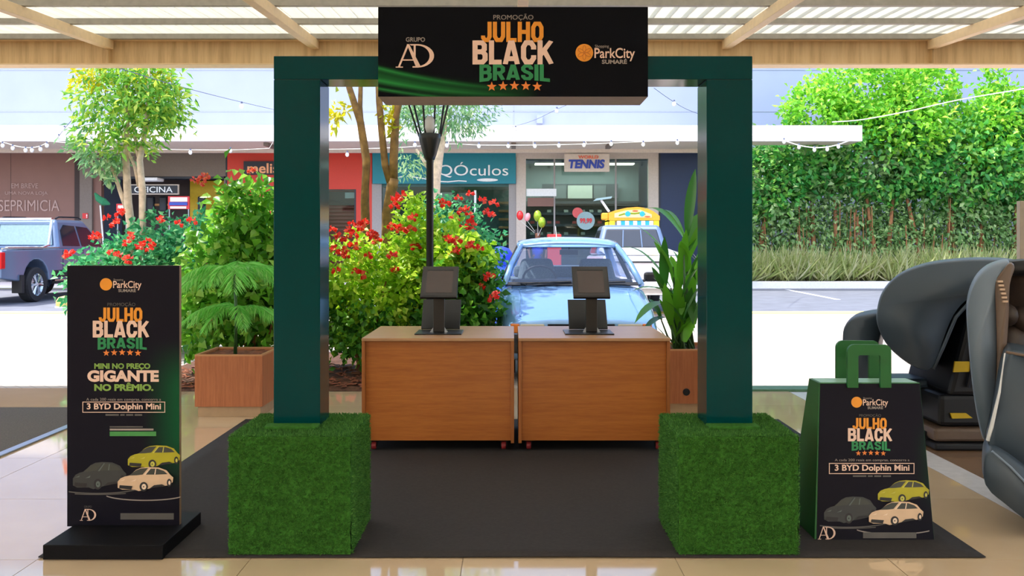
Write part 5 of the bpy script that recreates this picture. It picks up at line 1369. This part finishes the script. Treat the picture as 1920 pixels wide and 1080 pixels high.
def sbox(b, px0, px1, py0, py1, d0=-.02, d1=.1):
    return b.box(wx_(px0), wx_(px1), WY + d0, WY + d1, wz_(py1), wz_(py0))
def shop(name, label, px): return thing(name, label, 'shop', (wx_(px), WY, .1))
PLW = lambda d: Plane(WY + d)
G0 = 540     # photo row of the shop floor, out of sight
# brown hoarding
s1 = shop('store', 'brown boarded-up shop front with pale lettering at the far left', 60)
sbox(MB(), -640, 141, 284, 532, 0, .2).build('hoarding', M['brown_wall'], s1)
for k in range(6): sbox(MB(), 20 - 110 * k, 20.6 - 110 * k, 286, 530, -.004, 0).build('board_joint', M['shop_dark'], s1)
sbox(MB(), 141, 152, 284, 532, -.05, .2).build('end_return', M['shop_dark'], s1)
write('SEPRIMICIA', PLW(0), -2, 112, 375, 396, M['ink_soft'], s1, off=.02)
write('EM BREVE', PLW(0), 22, 72, 344, 353, M['ink_soft'], s1, off=.02)
write('UMA NOVA LOJA', PLW(0), 10, 90, 359, 367, M['ink_soft'], s1, off=.02)
# taupe shop
s2 = shop('store', 'taupe shop front with a dark sign and yellow interior behind the left tree', 290)
sbox(MB(), 152, 175, 284, 532, -.1, .2).build('pilaster', M['taupe'], s2)
sbox(MB(), 175, 424, 284, 331, -.06, .2).build('header', M['taupe_dark'], s2)
sbox(MB(), 175, 190, 331, 532, 0, .2).build('side_wall', M['brown_wall'], s2)
sbox(MB(), 190, 424, 331, 532, 1.6, 1.7).build('back_wall', M['shop_dark'], s2)
sbox(MB(), 330, 424, 334, 420, 1.3, 1.4).build('yellow_panel', M['yellow_wall'], s2)
sbox(MB(), 420, 424, 331, 532, 0, .2).build('side_wall', M['taupe'], s2)
sbox(MB(), 190, 424, 331, 335, .0, .1).build('door_head', M['sign_black'], s2)
sb = sbox(MB(), 245, 337, 346, 365, -.1, -.02).build('sign_board', M['sign_beige'], s2)
sbox(MB(), 247, 335, 348, 363, -.115, -.1).build('sign_face', M['sign_black'], sb)
write('OFICINA', PLW(-.115), 252, 324, 350, 361, M['ink_white'], sb, bold=.01, off=.015)
sbox(MB(), 268, 308, 335, 341, -.6, .0).build('ceiling_lamp', M['poster_white'], s2, bevel=.03)
sbox(MB(), 262, 300, 380, 384, .8, 1.2).build('counter_top', M['shelf_warm'], s2)
for k, px in enumerate((258, 282, 356)): sbox(MB(), px, px + 14, 366, 395, .7, .9).build('display_dummy', M['sign_black'], s2, bevel=.05)
fm = thing('fire_sign', 'small red square fire sign on the taupe pilaster', 'sign', (wx_(163), WY - .12, wz_(405)))
sbox(MB(), 158, 168, 400, 410, -.13, -.105).build('plate', M['poster_red'], fm)
shape(PLW(-.13), [[(162, 402), (164, 402), (164, 406), (162, 406)], [(162, 407), (164, 407), (164, 408.5), (162, 408.5)]], M['ink_white'], fm, 'mark', .012)
def stand_sign(label, px0, px1, py0, py1, y, m, name='poster_stand', legs=True):
    t = thing(name, label, 'sign', (X((px0 + px1) / 2, y), y, .1))
    MB().box(X(px0, y), X(px1, y), y, y + .05, Z(py1, y), Z(py0, y)).build('board', m, t)
    for px in (px0 + 2, px1 - 2): MB().tube([(X(px, y), y + .03, .1), (X(px, y), y + .03, Z(py1, y))], .02, 6).build('leg', M['steel'], t)
    return t
ps = stand_sign('red and blue poster stand in the taupe shop doorway', 315, 355, 368, 392, 28.6, M['poster_red'])
MB().box(X(319, 28.58), X(351, 28.58), 28.58, 28.60, Z(378, 28.58), Z(370, 28.58)).build('white_band', M['poster_white'], ps)
MB().box(X(317, 28.57), X(351, 28.57), 28.57, 28.60, Z(385, 28.57), Z(379, 28.57)).build('blue_band', M['poster_blue'], ps)
MB().box(X(319, 28.58), X(349, 28.58), 28.58, 28.60, Z(391, 28.58), Z(387, 28.58)).build('white_band', M['poster_white'], ps)
ps = stand_sign('small red and white poster stand left of the tree stems', 218, 238, 382, 396, 28.6, M['poster_red'])
MB().box(X(221, 28.58), X(235, 28.58), 28.58, 28.60, Z(391, 28.58), Z(385, 28.58)).build('white_band', M['poster_white'], ps)
um = thing('folded_parasol', 'folded green parasol on a thin pole before the taupe shop', 'parasol', (X(190, 28.4), 28.4, .1))
MB().tube([P(200, 532, 28.4), P(188, 385, 28.4)], .025, 6).build('pole', M['strip_white'], um)
M['parasol'] = mat('green_parasol_cloth', (40, 120, 80), 0.8)
MB().tube([P(178, 362, 28.4), P(184, 372, 28.4), P(195, 379, 28.4), P(206, 383, 28.4)], [.03, .10, .12, .03], 8).build('cloth', M['parasol'], um)
# red shop
s3 = shop('store', 'bright red shop front with a black sign, left of the teal one', 560)
sbox(MB(), 426, 610, 284, 532, -.05, .2).build('wall_panel', M['red_wall'], s3)
sbox(MB(), 610, 668, 284, 355, -.05, .2).build('wall_panel', M['red_wall'], s3)
sbox(MB(), 668, 698, 284, 532, -.05, .2).build('wall_panel', M['red_wall'], s3)
sbox(MB(), 424, 427, 284, 532, -.06, .0).build('edge_trim', M['sign_black'], s3)
sb = sbox(MB(), 459, 600, 303, 328, -.14, -.05).build('sign_board', M['sign_black'], s3)
write('melissa', PLW(-.14), 464, 546, 306, 325, M['ink_melissa'], sb, bold=.02, off=.015)
sbox(MB(), 610, 668, 355, 532, .6, .7).build('display_back', M['poster_red'], s3)
for k in range(7): sbox(MB(), 612, 664, 386 + 7 * k, 389 + 7 * k, .4, .6).build('shelf', M['sticker_pink'], s3)
sbox(MB(), 612, 664, 358, 384, .3, .4).build('display_screen', M['shelf'], s3)
sbox(MB(), 644, 664, 360, 371, .27, .29).build('light_box', M['poster_white'], s3)
sbox(MB(), 610, 668, 355, 532, .02, .03).build('window_glass', M['shop_glass'], s3)
sbox(MB(), 610, 612, 355, 532, -.06, .05).build('window_frame', M['sign_black'], s3)
sbox(MB(), 665, 668, 355, 532, -.06, .05).build('window_frame', M['sign_black'], s3)
# teal shop
s4 = shop('store', 'glazed shop front under a teal sign board with white letters', 830)
tb_ = sbox(MB(), 700, 967, 284, 345, -.2, .1).build('sign_board', M['teal'], s4)
write('QÓculos', PLW(-.2), 822, 953, 304, 333, M['ink_white'], tb_, bold=.0, off=.02)
cv = [(763, 330), (790, 334), (820, 340), (840, 341), (860, 339), (875, 340)]
shape(PLW(-.2), [band(cv, 2.0), band([(738, 337), (746, 333), (754, 331)], 2.0)], M['ink_white'], tb_, 'swash', .02)
shape(PLW(-.2), [ell(914, 337.5, 20, 3, 16)], M['ink_white'], tb_, 'swash', .02)
sbox(MB(), 698, 716, 345, 532, -.06, .15).build('pilaster', M['frame_grey'], s4)
sbox(MB(), 954, 968, 345, 532, -.06, .15).build('pilaster', M['frame_grey'], s4)
sbox(MB(), 716, 954, 345, 532, 1.8, 1.9).build('back_wall', M['shop_teal'], s4)
sbox(MB(), 716, 954, 345, 350, .0, 1.8).build('shop_ceiling', M['shop_teal'], s4)
for k in range(7): sbox(MB(), 934, 953, 375 + 16 * k, 379 + 16 * k, 1.2, 1.8).build('display_shelf', M['shelf_warm'], s4)
sbox(MB(), 818, 842, 356, 372, 1.5, 1.6).build('light_box', M['poster_white'], s4)
sbox(MB(), 852, 892, 357, 372, 1.5, 1.6).build('light_box', M['sticker_grey'], s4)
sbox(MB(), 716, 954, 345, 532, .02, .03).build('window_glass', M['shop_glass'], s4)
sbox(MB(), 889, 893, 357, 532, -.04, .06).build('door_frame', M['poster_white'], s4)
# shop with the beige frame
s5 = shop('store', 'beige-framed glass shop front with a hanging blue-lettered sign', 1100)
sbox(MB(), 968, 986, 284, 532, -.1, .15).build('pilaster', M['frame_beige'], s5)
sbox(MB(), 1215, 1234, 284, 532, -.1, .15).build('pilaster', M['frame_beige'], s5)
sbox(MB(), 986, 1215, 284, 298, -.1, .15).build('header', M['frame_beige'], s5)
sbox(MB(), 986, 1215, 296, 532, 2.2, 2.3).build('back_wall', M['shop_grey'], s5)
sbox(MB(), 1020, 1172, 338, 366, 1.9, 2.0).build('screen_rail', M['shelf'], s5)
for a, b_, m in ((1044, 1068, M['screen']), (1071, 1120, M['screen_lit']), (1123, 1147, M['screen'])): sbox(MB(), a, b_, 341, 367, 1.85, 1.89).build('display_screen', m, s5)
for k in range(7): sbox(MB(), 990, 1212, 374 + 22 * k, 379 + 22 * k, 1.3, 2.0).build('display_shelf', M['shelf'], s5)
sbox(MB(), 988, 1214, 372, 532, 2.1, 2.15).build('shelf_back', M['screen'], s5)
for r_ in range(4):
    b = MB()
    for k in range(13):
        px = 996 + 16.5 * k
        if random.random() < .8: sbox(b, px, px + 8, 368.5 + 22 * (r_ + 1), 373.5 + 22 * (r_ + 1), 1.35, 1.5)
    b.build('shoe_row', M['sticker_pink'] if r_ % 2 else M['screen_lit'], s5)
for px in (1038, 1153): sbox(MB(), px, px + 3, 298, 532, -.02, .05).build('mullion', M['frame_grey'], s5)
sbox(MB(), 986, 1215, 298, 532, .01, .02).build('window_glass', M['shop_glass'], s5)
sb = MB().box(X(1058, 29.2), X(1143, 29.2), 29.2, 29.32, Z(322, 29.2), Z(288, 29.2)).build('hanging_sign', M['sign_beige'], s5, bevel=.02)
PS = Plane(29.2)
write('TENNIS', PS, 1066, 1134, 299, 316, M['ink_blue'], sb, bold=.05, shear=.15, off=.02)
write('WORLD', PS, 1084, 1122, 291.5, 297.5, M['ink_red'], sb, bold=.03, off=.03)
sbox(MB(), 987, 1043, 354, 368, -.06, .0).build('white_banner', M['poster_white'], s5)
sbox(MB(), 989, 1038, 371, 387, -.06, .0).build('red_banner', M['brown_wall'], s5)
shape(PLW(-.03), [ell(1083, 399, 10, 10, 20)], M['sticker_pink'], s5, 'round_sticker', .03)
shape(PLW(-.03), [ell(1098, 414, 17, 17, 24)], M['sticker_grey'], s5, 'round_sticker', .05)
write('99,99', PLW(-.09), 1087, 1110, 409, 420, M['poster_red'], s5, bold=.04, off=.02)
s6 = shop('shop_wall', 'plain navy blue shop wall right of the beige-framed shop', 1270)
sbox(MB(), 1234, 1330, 284, 532, -.08, .2).build('wall_panel', M['navy'], s6)
sbox(MB(), 1234, 1237, 284, 532, -.12, -.08).build('edge_trim', M['sign_black'], s6)
for (px, sx_, e, nm) in ((1100, 3.4, 70, s5), (835, 3.6, 35, s4)):
    d = bpy.data.lights.new('shop_lamp_light', 'AREA'); d.shape = 'RECTANGLE'; d.size = sx_; d.size_y = .5; d.energy = e; d.color = (.92, 1, 1)
    o = bpy.data.objects.new('shop_lamp_light', d); COL.objects.link(o); o.location = (wx_(px), WY + 1.0, 4.05)
    MB().box(wx_(px) - sx_ / 2, wx_(px) + sx_ / 2, WY + .75, WY + 1.25, 4.08, 4.12).build('ceiling_panel_lamp', M['lamp_glow'], nm)
# balloons, seller, cart
def balloon(px, py, r, m, label, y, tilt=0):
    t = thing('balloon', label, 'balloon', tuple(P(px, py, y)))
    p = P(px, py, y); k = y / FOC
    MB().ball((0, 0, 0), r * .8 * k, r * .8 * k, r * 1.15 * k, 14, 10).xf(Matrix.Translation(p) @ Matrix.Rotation(tilt, 4, 'Y')).build('envelope', m, t, smooth=True)
    MB().tube([p + Vector((0, 0, -r * 1.1 * k)), Vector((X(1009, y), y + .1, 1.6))], .006, 4).build('string', M['strip_white'], t)
M['bal_red'] = mat('red_foil', (206, 26, 30), 0.2, spec=.7); M['bal_pink'] = mat('pink_foil', (240, 150, 160), 0.25); M['bal_green'] = mat('green_gold_foil', (150, 178, 50), 0.15, 0.5)
balloon(975, 404, 8, M['bal_red'], 'red foil balloon floating in front of the shop pilaster', 26.6)
balloon(989, 407, 7, M['bal_pink'], 'pink foil balloon between the red and the green ones', 26.6, .3)
balloon(1008, 405, 9.5, M['bal_green'], 'upper green-gold foil balloon', 26.5)
balloon(1016, 417, 9, M['bal_green'], 'lower green-gold foil balloon, right of the others', 26.4)
M['shirt_blue'] = mat('blue_shirt', (30, 60, 190), 0.8); M['skin'] = mat('brown_skin', (120, 80, 60), 0.5); M['hair'] = mat('black_hair', (24, 20, 22), 0.7); M['trouser'] = mat('dark_trousers', (40, 42, 52), 0.8)
def person(label, x, y, z0, h, shirt):
    t = thing('person', label, 'person', (x, y, z0)); k = h / 1.7
    J = {'pel': (0, 0, .92), 'che': (0, 0, 1.25), 'nk': (0, 0, 1.43), 'hd': (0, -.02, 1.53), 'top': (0, -.01, 1.66)}
    for s, n in ((-1, 'l'), (1, 'r')):
        J.update({n + 'hip': (s * .09, 0, .88), n + 'kn': (s * .10, -.03, .48), n + 'an': (s * .10, .02, .07), n + 'to': (s * .12, -.13, .035), n + 'sh': (s * .18, 0, 1.37), n + 'el': (s * .25, -.02, 1.10), n + 'wr': (s * .22, -.16, .92), n + 'ha': (s * .21, -.23, .90)})
    E = [('pel', 'che'), ('che', 'nk'), ('nk', 'hd'), ('hd', 'top')]
    for n in 'lr': E += [('pel', n + 'hip'), (n + 'hip', n + 'kn'), (n + 'kn', n + 'an'), (n + 'an', n + 'to'), ('che', n + 'sh'), (n + 'sh', n + 'el'), (n + 'el', n + 'wr'), (n + 'wr', n + 'ha')]
    R = {'pel': .125, 'che': .135, 'nk': .055, 'hd': .085, 'top': .075, 'hip': .085, 'kn': .06, 'an': .04, 'to': .035, 'sh': .06, 'el': .042, 'wr': .03, 'ha': .028}
    ks = list(J); me = bpy.data.meshes.new('body')
    me.from_pydata([Vector(J[q]) * k for q in ks], [(ks.index(a), ks.index(b)) for a, b in E], [])
    o = bpy.data.objects.new('body', me); COL.objects.link(o); o.parent = t
    sm = o.modifiers.new('skin', 'SKIN'); o.modifiers.new('sub', 'SUBSURF').levels = 1
    for i, q in enumerate(ks):
        r = R[q if q in R else q[1:]] * k; me.skin_vertices[0].data[i].radius = (r, r)
    me.skin_vertices[0].data[0].use_root = True
    me.materials.append(M['skin'])
    off = Vector((x, y, z0))
    q = lambda p: off + Vector(p) * k
    MB().tube([q((0, 0, .86)), q((0, 0, 1.1)), q((0, 0, 1.3)), q((0, 0, 1.40))], [.16 * k, .165 * k, .175 * k, .11 * k], 14).build('shirt', shirt, t, smooth=True)
    for s in (-1, 1):
        MB().tube([q((s * .15, 0, 1.36)), q((s * .20, 0, 1.26)), q((s * .24, -.01, 1.14))], [.075 * k, .07 * k, .065 * k], 10).build('sleeve', shirt, t, smooth=True)
        MB().tube([q((s * .08, 0, .93)), q((s * .10, -.03, .48)), q((s * .10, .02, .09))], [.105 * k, .08 * k, .065 * k], 10).build('trouser_leg', M['trouser'], t, smooth=True)
    MB().ball(q((0, .012, 1.615)), .095 * k, .10 * k, .095 * k, 14, 10).build('hair', M['hair'], t, smooth=True)
person('person in a blue shirt selling balloons, only head and shoulders above the blue car', X(1008, 26.7), 26.7, 0, 1.80, M['shirt_blue'])
rc = thing('vendor_cart', 'low red vendor cart beside the person in blue', 'cart', (X(1034, 26.6), 26.6, 0))
MB().box(X(1026, 26.6), X(1052, 26.6), 26.4, 26.9, .35, Z(439, 26.6)).build('tray', M['poster_red'], rc, bevel=.03)
for px in (1030, 1048): MB().lathe([(.20, -.03), (.20, .03)], (X(px, 26.6), 26.6, .20), 14, 'X').build('cart_wheel', M['rubber'], rc)
MB().box(X(1028, 26.6), X(1050, 26.6), 26.42, 26.88, .2, .36).build('chassis', M['dark_metal'], rc)
# yellow kiosk
M['kiosk_yellow'] = mat('yellow_kiosk_panel', (232, 214, 40), 0.5); M['kiosk_orange'] = mat('orange_kiosk_board', (240, 166, 40), 0.5); M['kiosk_cyan'] = mat('cyan_scallop', (40, 170, 200), 0.5); M['kiosk_pale'] = mat('pale_kiosk_print', (244, 214, 150), 0.5)
KY = 24.0
kk = thing('street_kiosk', 'yellow and orange children\'s kiosk with a curved top board, behind the white pickup', 'kiosk', (X(1188, KY), KY + .6, 0))
arcp = [(1141, 413), (1141, 399), (1155, 394), (1175, 389.5), (1195, 388), (1212, 390), (1225, 396), (1237, 405), (1237, 413)]
bo = MB().prism([P(x, y, KY) for x, y in arcp], (0, 0, 0), (0, .12, 0)).build('top_board', M['kiosk_orange'], kk)
KP = Plane(KY)
shape(KP, [[(1152, 408), (1152, 400), (1175, 394), (1200, 393), (1222, 402), (1222, 408)]], M['kiosk_pale'], bo, 'print_field', .01)
shape(KP, [ell(1177, 401, 5, 5, 16), ell(1204, 401, 5, 5, 16)], M['kiosk_cyan'], bo, 'print_dots', .02)
shape(KP, [band([(1160, 404), (1170, 401), (1181, 400), (1190, 400.5), (1200, 399), (1210, 402)], 2.6)], M['bal_green'], bo, 'print_swirl', .018)
shape(KP, [ell(1191, 395.5, 6, 1.6, 10), ell(1214, 406, 6, 1.3, 10)], M['ink_red'], bo, 'print_marks', .02)
MB().box(X(1129, KY), X(1141, KY), KY + .02, KY + .3, Z(412, KY), Z(399, KY)).build('side_lamp', M['kiosk_orange'], kk, bevel=.03)
for a, b_ in ((1143, 1153), (1226, 1236)): MB().box(X(a, KY), X(b_, KY), KY + .02, KY + 1.2, 0, Z(412, KY)).build('side_panel', M['kiosk_yellow'], kk)
for i in range(9):
    a = 1157 + 7.6 * i; MB().prism([P(a, 414, KY), P(a + 7.4, 414, KY), P(a + 7.4, 422, KY), P(a + 3.7, 425, KY), P(a, 422, KY)], (0, .02, 0), (0, .05, 0)).build('scallop', M['kiosk_cyan'] if i % 2 else M['fascia'], kk)
MB().box(X(1153, KY), X(1226, KY), KY + .1, KY + 1.2, 0, 1.0).build('counter_box', M['kiosk_yellow'], kk)
MB().box(X(1143, KY), X(1236, KY), KY + .05, KY + 1.2, Z(412, KY) - .04, Z(411, KY)).build('roof_panel', M['kiosk_yellow'], kk)
fl_ = thing('slanted_floodlight', 'white slanted bracket with a flat lamp above the kiosk', 'lamp', tuple(P(1141, 396, KY + .3)))
MB().tube([P(1142, 397, KY + .2), P(1127, 375, KY + .2)], .035, 8).build('arm', M['fascia'], fl_)
MB().hexa([P(1112, 377, KY + .1), P(1146, 372, KY + .1), P(1146, 372, KY + .5), P(1112, 377, KY + .5), P(1118, 372, KY + .1), P(1148, 368, KY + .1), P(1148, 368, KY + .5), P(1118, 372, KY + .5)]).build('lamp_head', M['sticker_grey'], fl_)
# round blue bin beside the rose shrub
M['bin_blue'] = mat('blue_plastic', (40, 90, 200), 0.4)
bb = thing('blue_drum', 'blue plastic drum between the shrubs and the blue car', 'bin', (X(938, 13.2), 13.2, 0))
bz = Z(462, 13.2)
MB().lathe([(.17, 0), (.20, .05), (.21, bz * .5), (.20, bz - .28)], (X(938, 13.2), 13.2, 0), 18).build('drum_body', M['bin_blue'], bb, smooth=True)
MB().lathe([(.20, bz - .28), (.215, bz - .26), (.20, bz - .13), (.13, bz - .03), (.03, bz)], (X(938, 13.2), 13.2, 0), 18).build('domed_lid', M['shirt_blue'], bb, smooth=True)
# ------------------------------------------------------------------ strings of bulbs
M['cable'] = mat('pale_cable', (220, 218, 210), 0.6); M['cable_dark'] = mat('dark_cable', (90, 100, 130), 0.6); M['bulb'] = mat('white_bulb', (246, 244, 238), 0.2)
def string(label, pts, bulbs, r=.012, m='cable', br=.055, parent_name='string_light', hooks=()):
    p0 = pts[0]
    t = thing(parent_name, label, 'string light', tuple(P(*p0)))
    W = [P(*p) for p in pts]
    cur = []
    n = len(W)
    for i in range(n - 1):
        a0, a1, a2, a3 = W[max(i - 1, 0)], W[i], W[i + 1], W[min(i + 2, n - 1)]
        for j in range(5):
            u = j / 5; cur.append(.5 * ((2 * a1) + (a2 - a0) * u + (2 * a0 - 5 * a1 + 4 * a2 - a3) * u * u + (3 * a1 - a0 - 3 * a2 + a3) * u ** 3))
    cur.append(W[-1])
    MB().tube(cur, r, 5).build('cable', M[m], t)
    for k in hooks: MB().tube([W[k], (W[k].x, 26.86, soffit_z + .01)], .006, 4).build('hook_wire', M[m], t)
    for (px, py, y) in bulbs:
        p = P(px, py, y)
        bu = MB().ball((p.x, p.y, p.z), br, br, br * 1.2, 10, 7).build('bulb', M['bulb'], t, smooth=True)
        MB().lathe([(br * .45, br * .9), (br * .45, br * 2.0)], (p.x, p.y, p.z), 8).build('socket', M['cable_dark'], bu)
string('string of white bulbs sagging under the canopy at the far left', [(-60, 262, 26), (0, 266, 26), (30, 274, 26), (55, 277, 26), (75, 274, 26), (92, 265, 26)], [(5, 273, 26), (24, 278, 26), (48, 282, 26), (60, 282, 26), (76, 280, 26), (88, 273, 26)])
string('pale cable from the canopy into the left tree', [(92, 265, 26), (150, 270, 22), (200, 275, 17), (245, 279, 12.1)], [(186, 281, 20)], .010)
string('thin dark cable with one bulb between the roof edge and the arch', [(204, 122, 9.1), (330, 160, 12), (430, 186, 17), (520, 207, 22)], [(453, 199, 18)], .005, 'cable_dark', .045)
string('short dark string of bulbs left of the tree crown', [(176, 205, 12.2), (146, 214, 20), (122, 240, 22), (108, 258, 26), (100, 266, 26.5)], [(138, 223, 21), (121, 243, 22.5), (110, 258, 26)], .008, 'cable_dark', .05)
string('row of white bulbs along the canopy edge above the shops', [(610, 280, 26.4), (680, 279, 26.4), (760, 276, 26.4), (840, 270, 26.4), (900, 272, 26.4), (1000, 272, 26.4), (1100, 270, 26.4), (1250, 264, 26.4), (1330, 262, 26.4)], [(651, 290, 26.4), (778, 272, 26.4), (838, 273, 26.4), (898, 274, 26.4), (953, 274, 26.4), (1003, 274, 26.4), (1048, 273, 26.4), (1095, 272, 26.4), (1146, 270, 26.4), (1206, 271, 26.4), (1270, 268, 26.4)], .010, hooks=(0, 3, 5, 6, 8))
string('two bulbs on the soffit left of the arch', [(262, 279, 26.4), (357, 281, 26.4), (440, 281, 26.4), (505, 278, 26.4)], [(275, 286, 26.4), (357, 286, 26.4), (432, 283, 26.4)], .008, hooks=(0, 3))
string('string of white bulbs hanging below the right end of the canopy', [(1400, 256, 26.4), (1440, 252, 26.4), (1474, 265, 26.4), (1505, 274, 26.4), (1535, 277, 26.4), (1565, 273, 26.4), (1592, 264, 26.6)], [(1470, 266, 26.4), (1498, 276, 26.4), (1527, 281, 26.4), (1551, 280, 26.4), (1572, 275, 26.4)], .018, hooks=(1, 6))
string('bare pale cable strung across the hedge on the right', [(1560, 229, 26.4), (1620, 224, 26), (1710, 207, 25.5), (1800, 187, 25), (1960, 160, 24)], [], .016)
string('dark cable with bulbs between the sign and the right post', [(1226, 165, 20), (1262, 190, 22), (1300, 210, 24), (1400, 245, 26)], [(1264, 195, 22)], .007, 'cable_dark', .05, hooks=(3,))
string('thin dark cable with bulbs rising from the canopy below the sign', [(960, 238, 26.5), (1000, 226, 25), (1044, 205, 23), (1090, 185, 21)], [(967, 242, 26.4), (1044, 208, 23)], .006, 'cable_dark', .05, hooks=(0,))
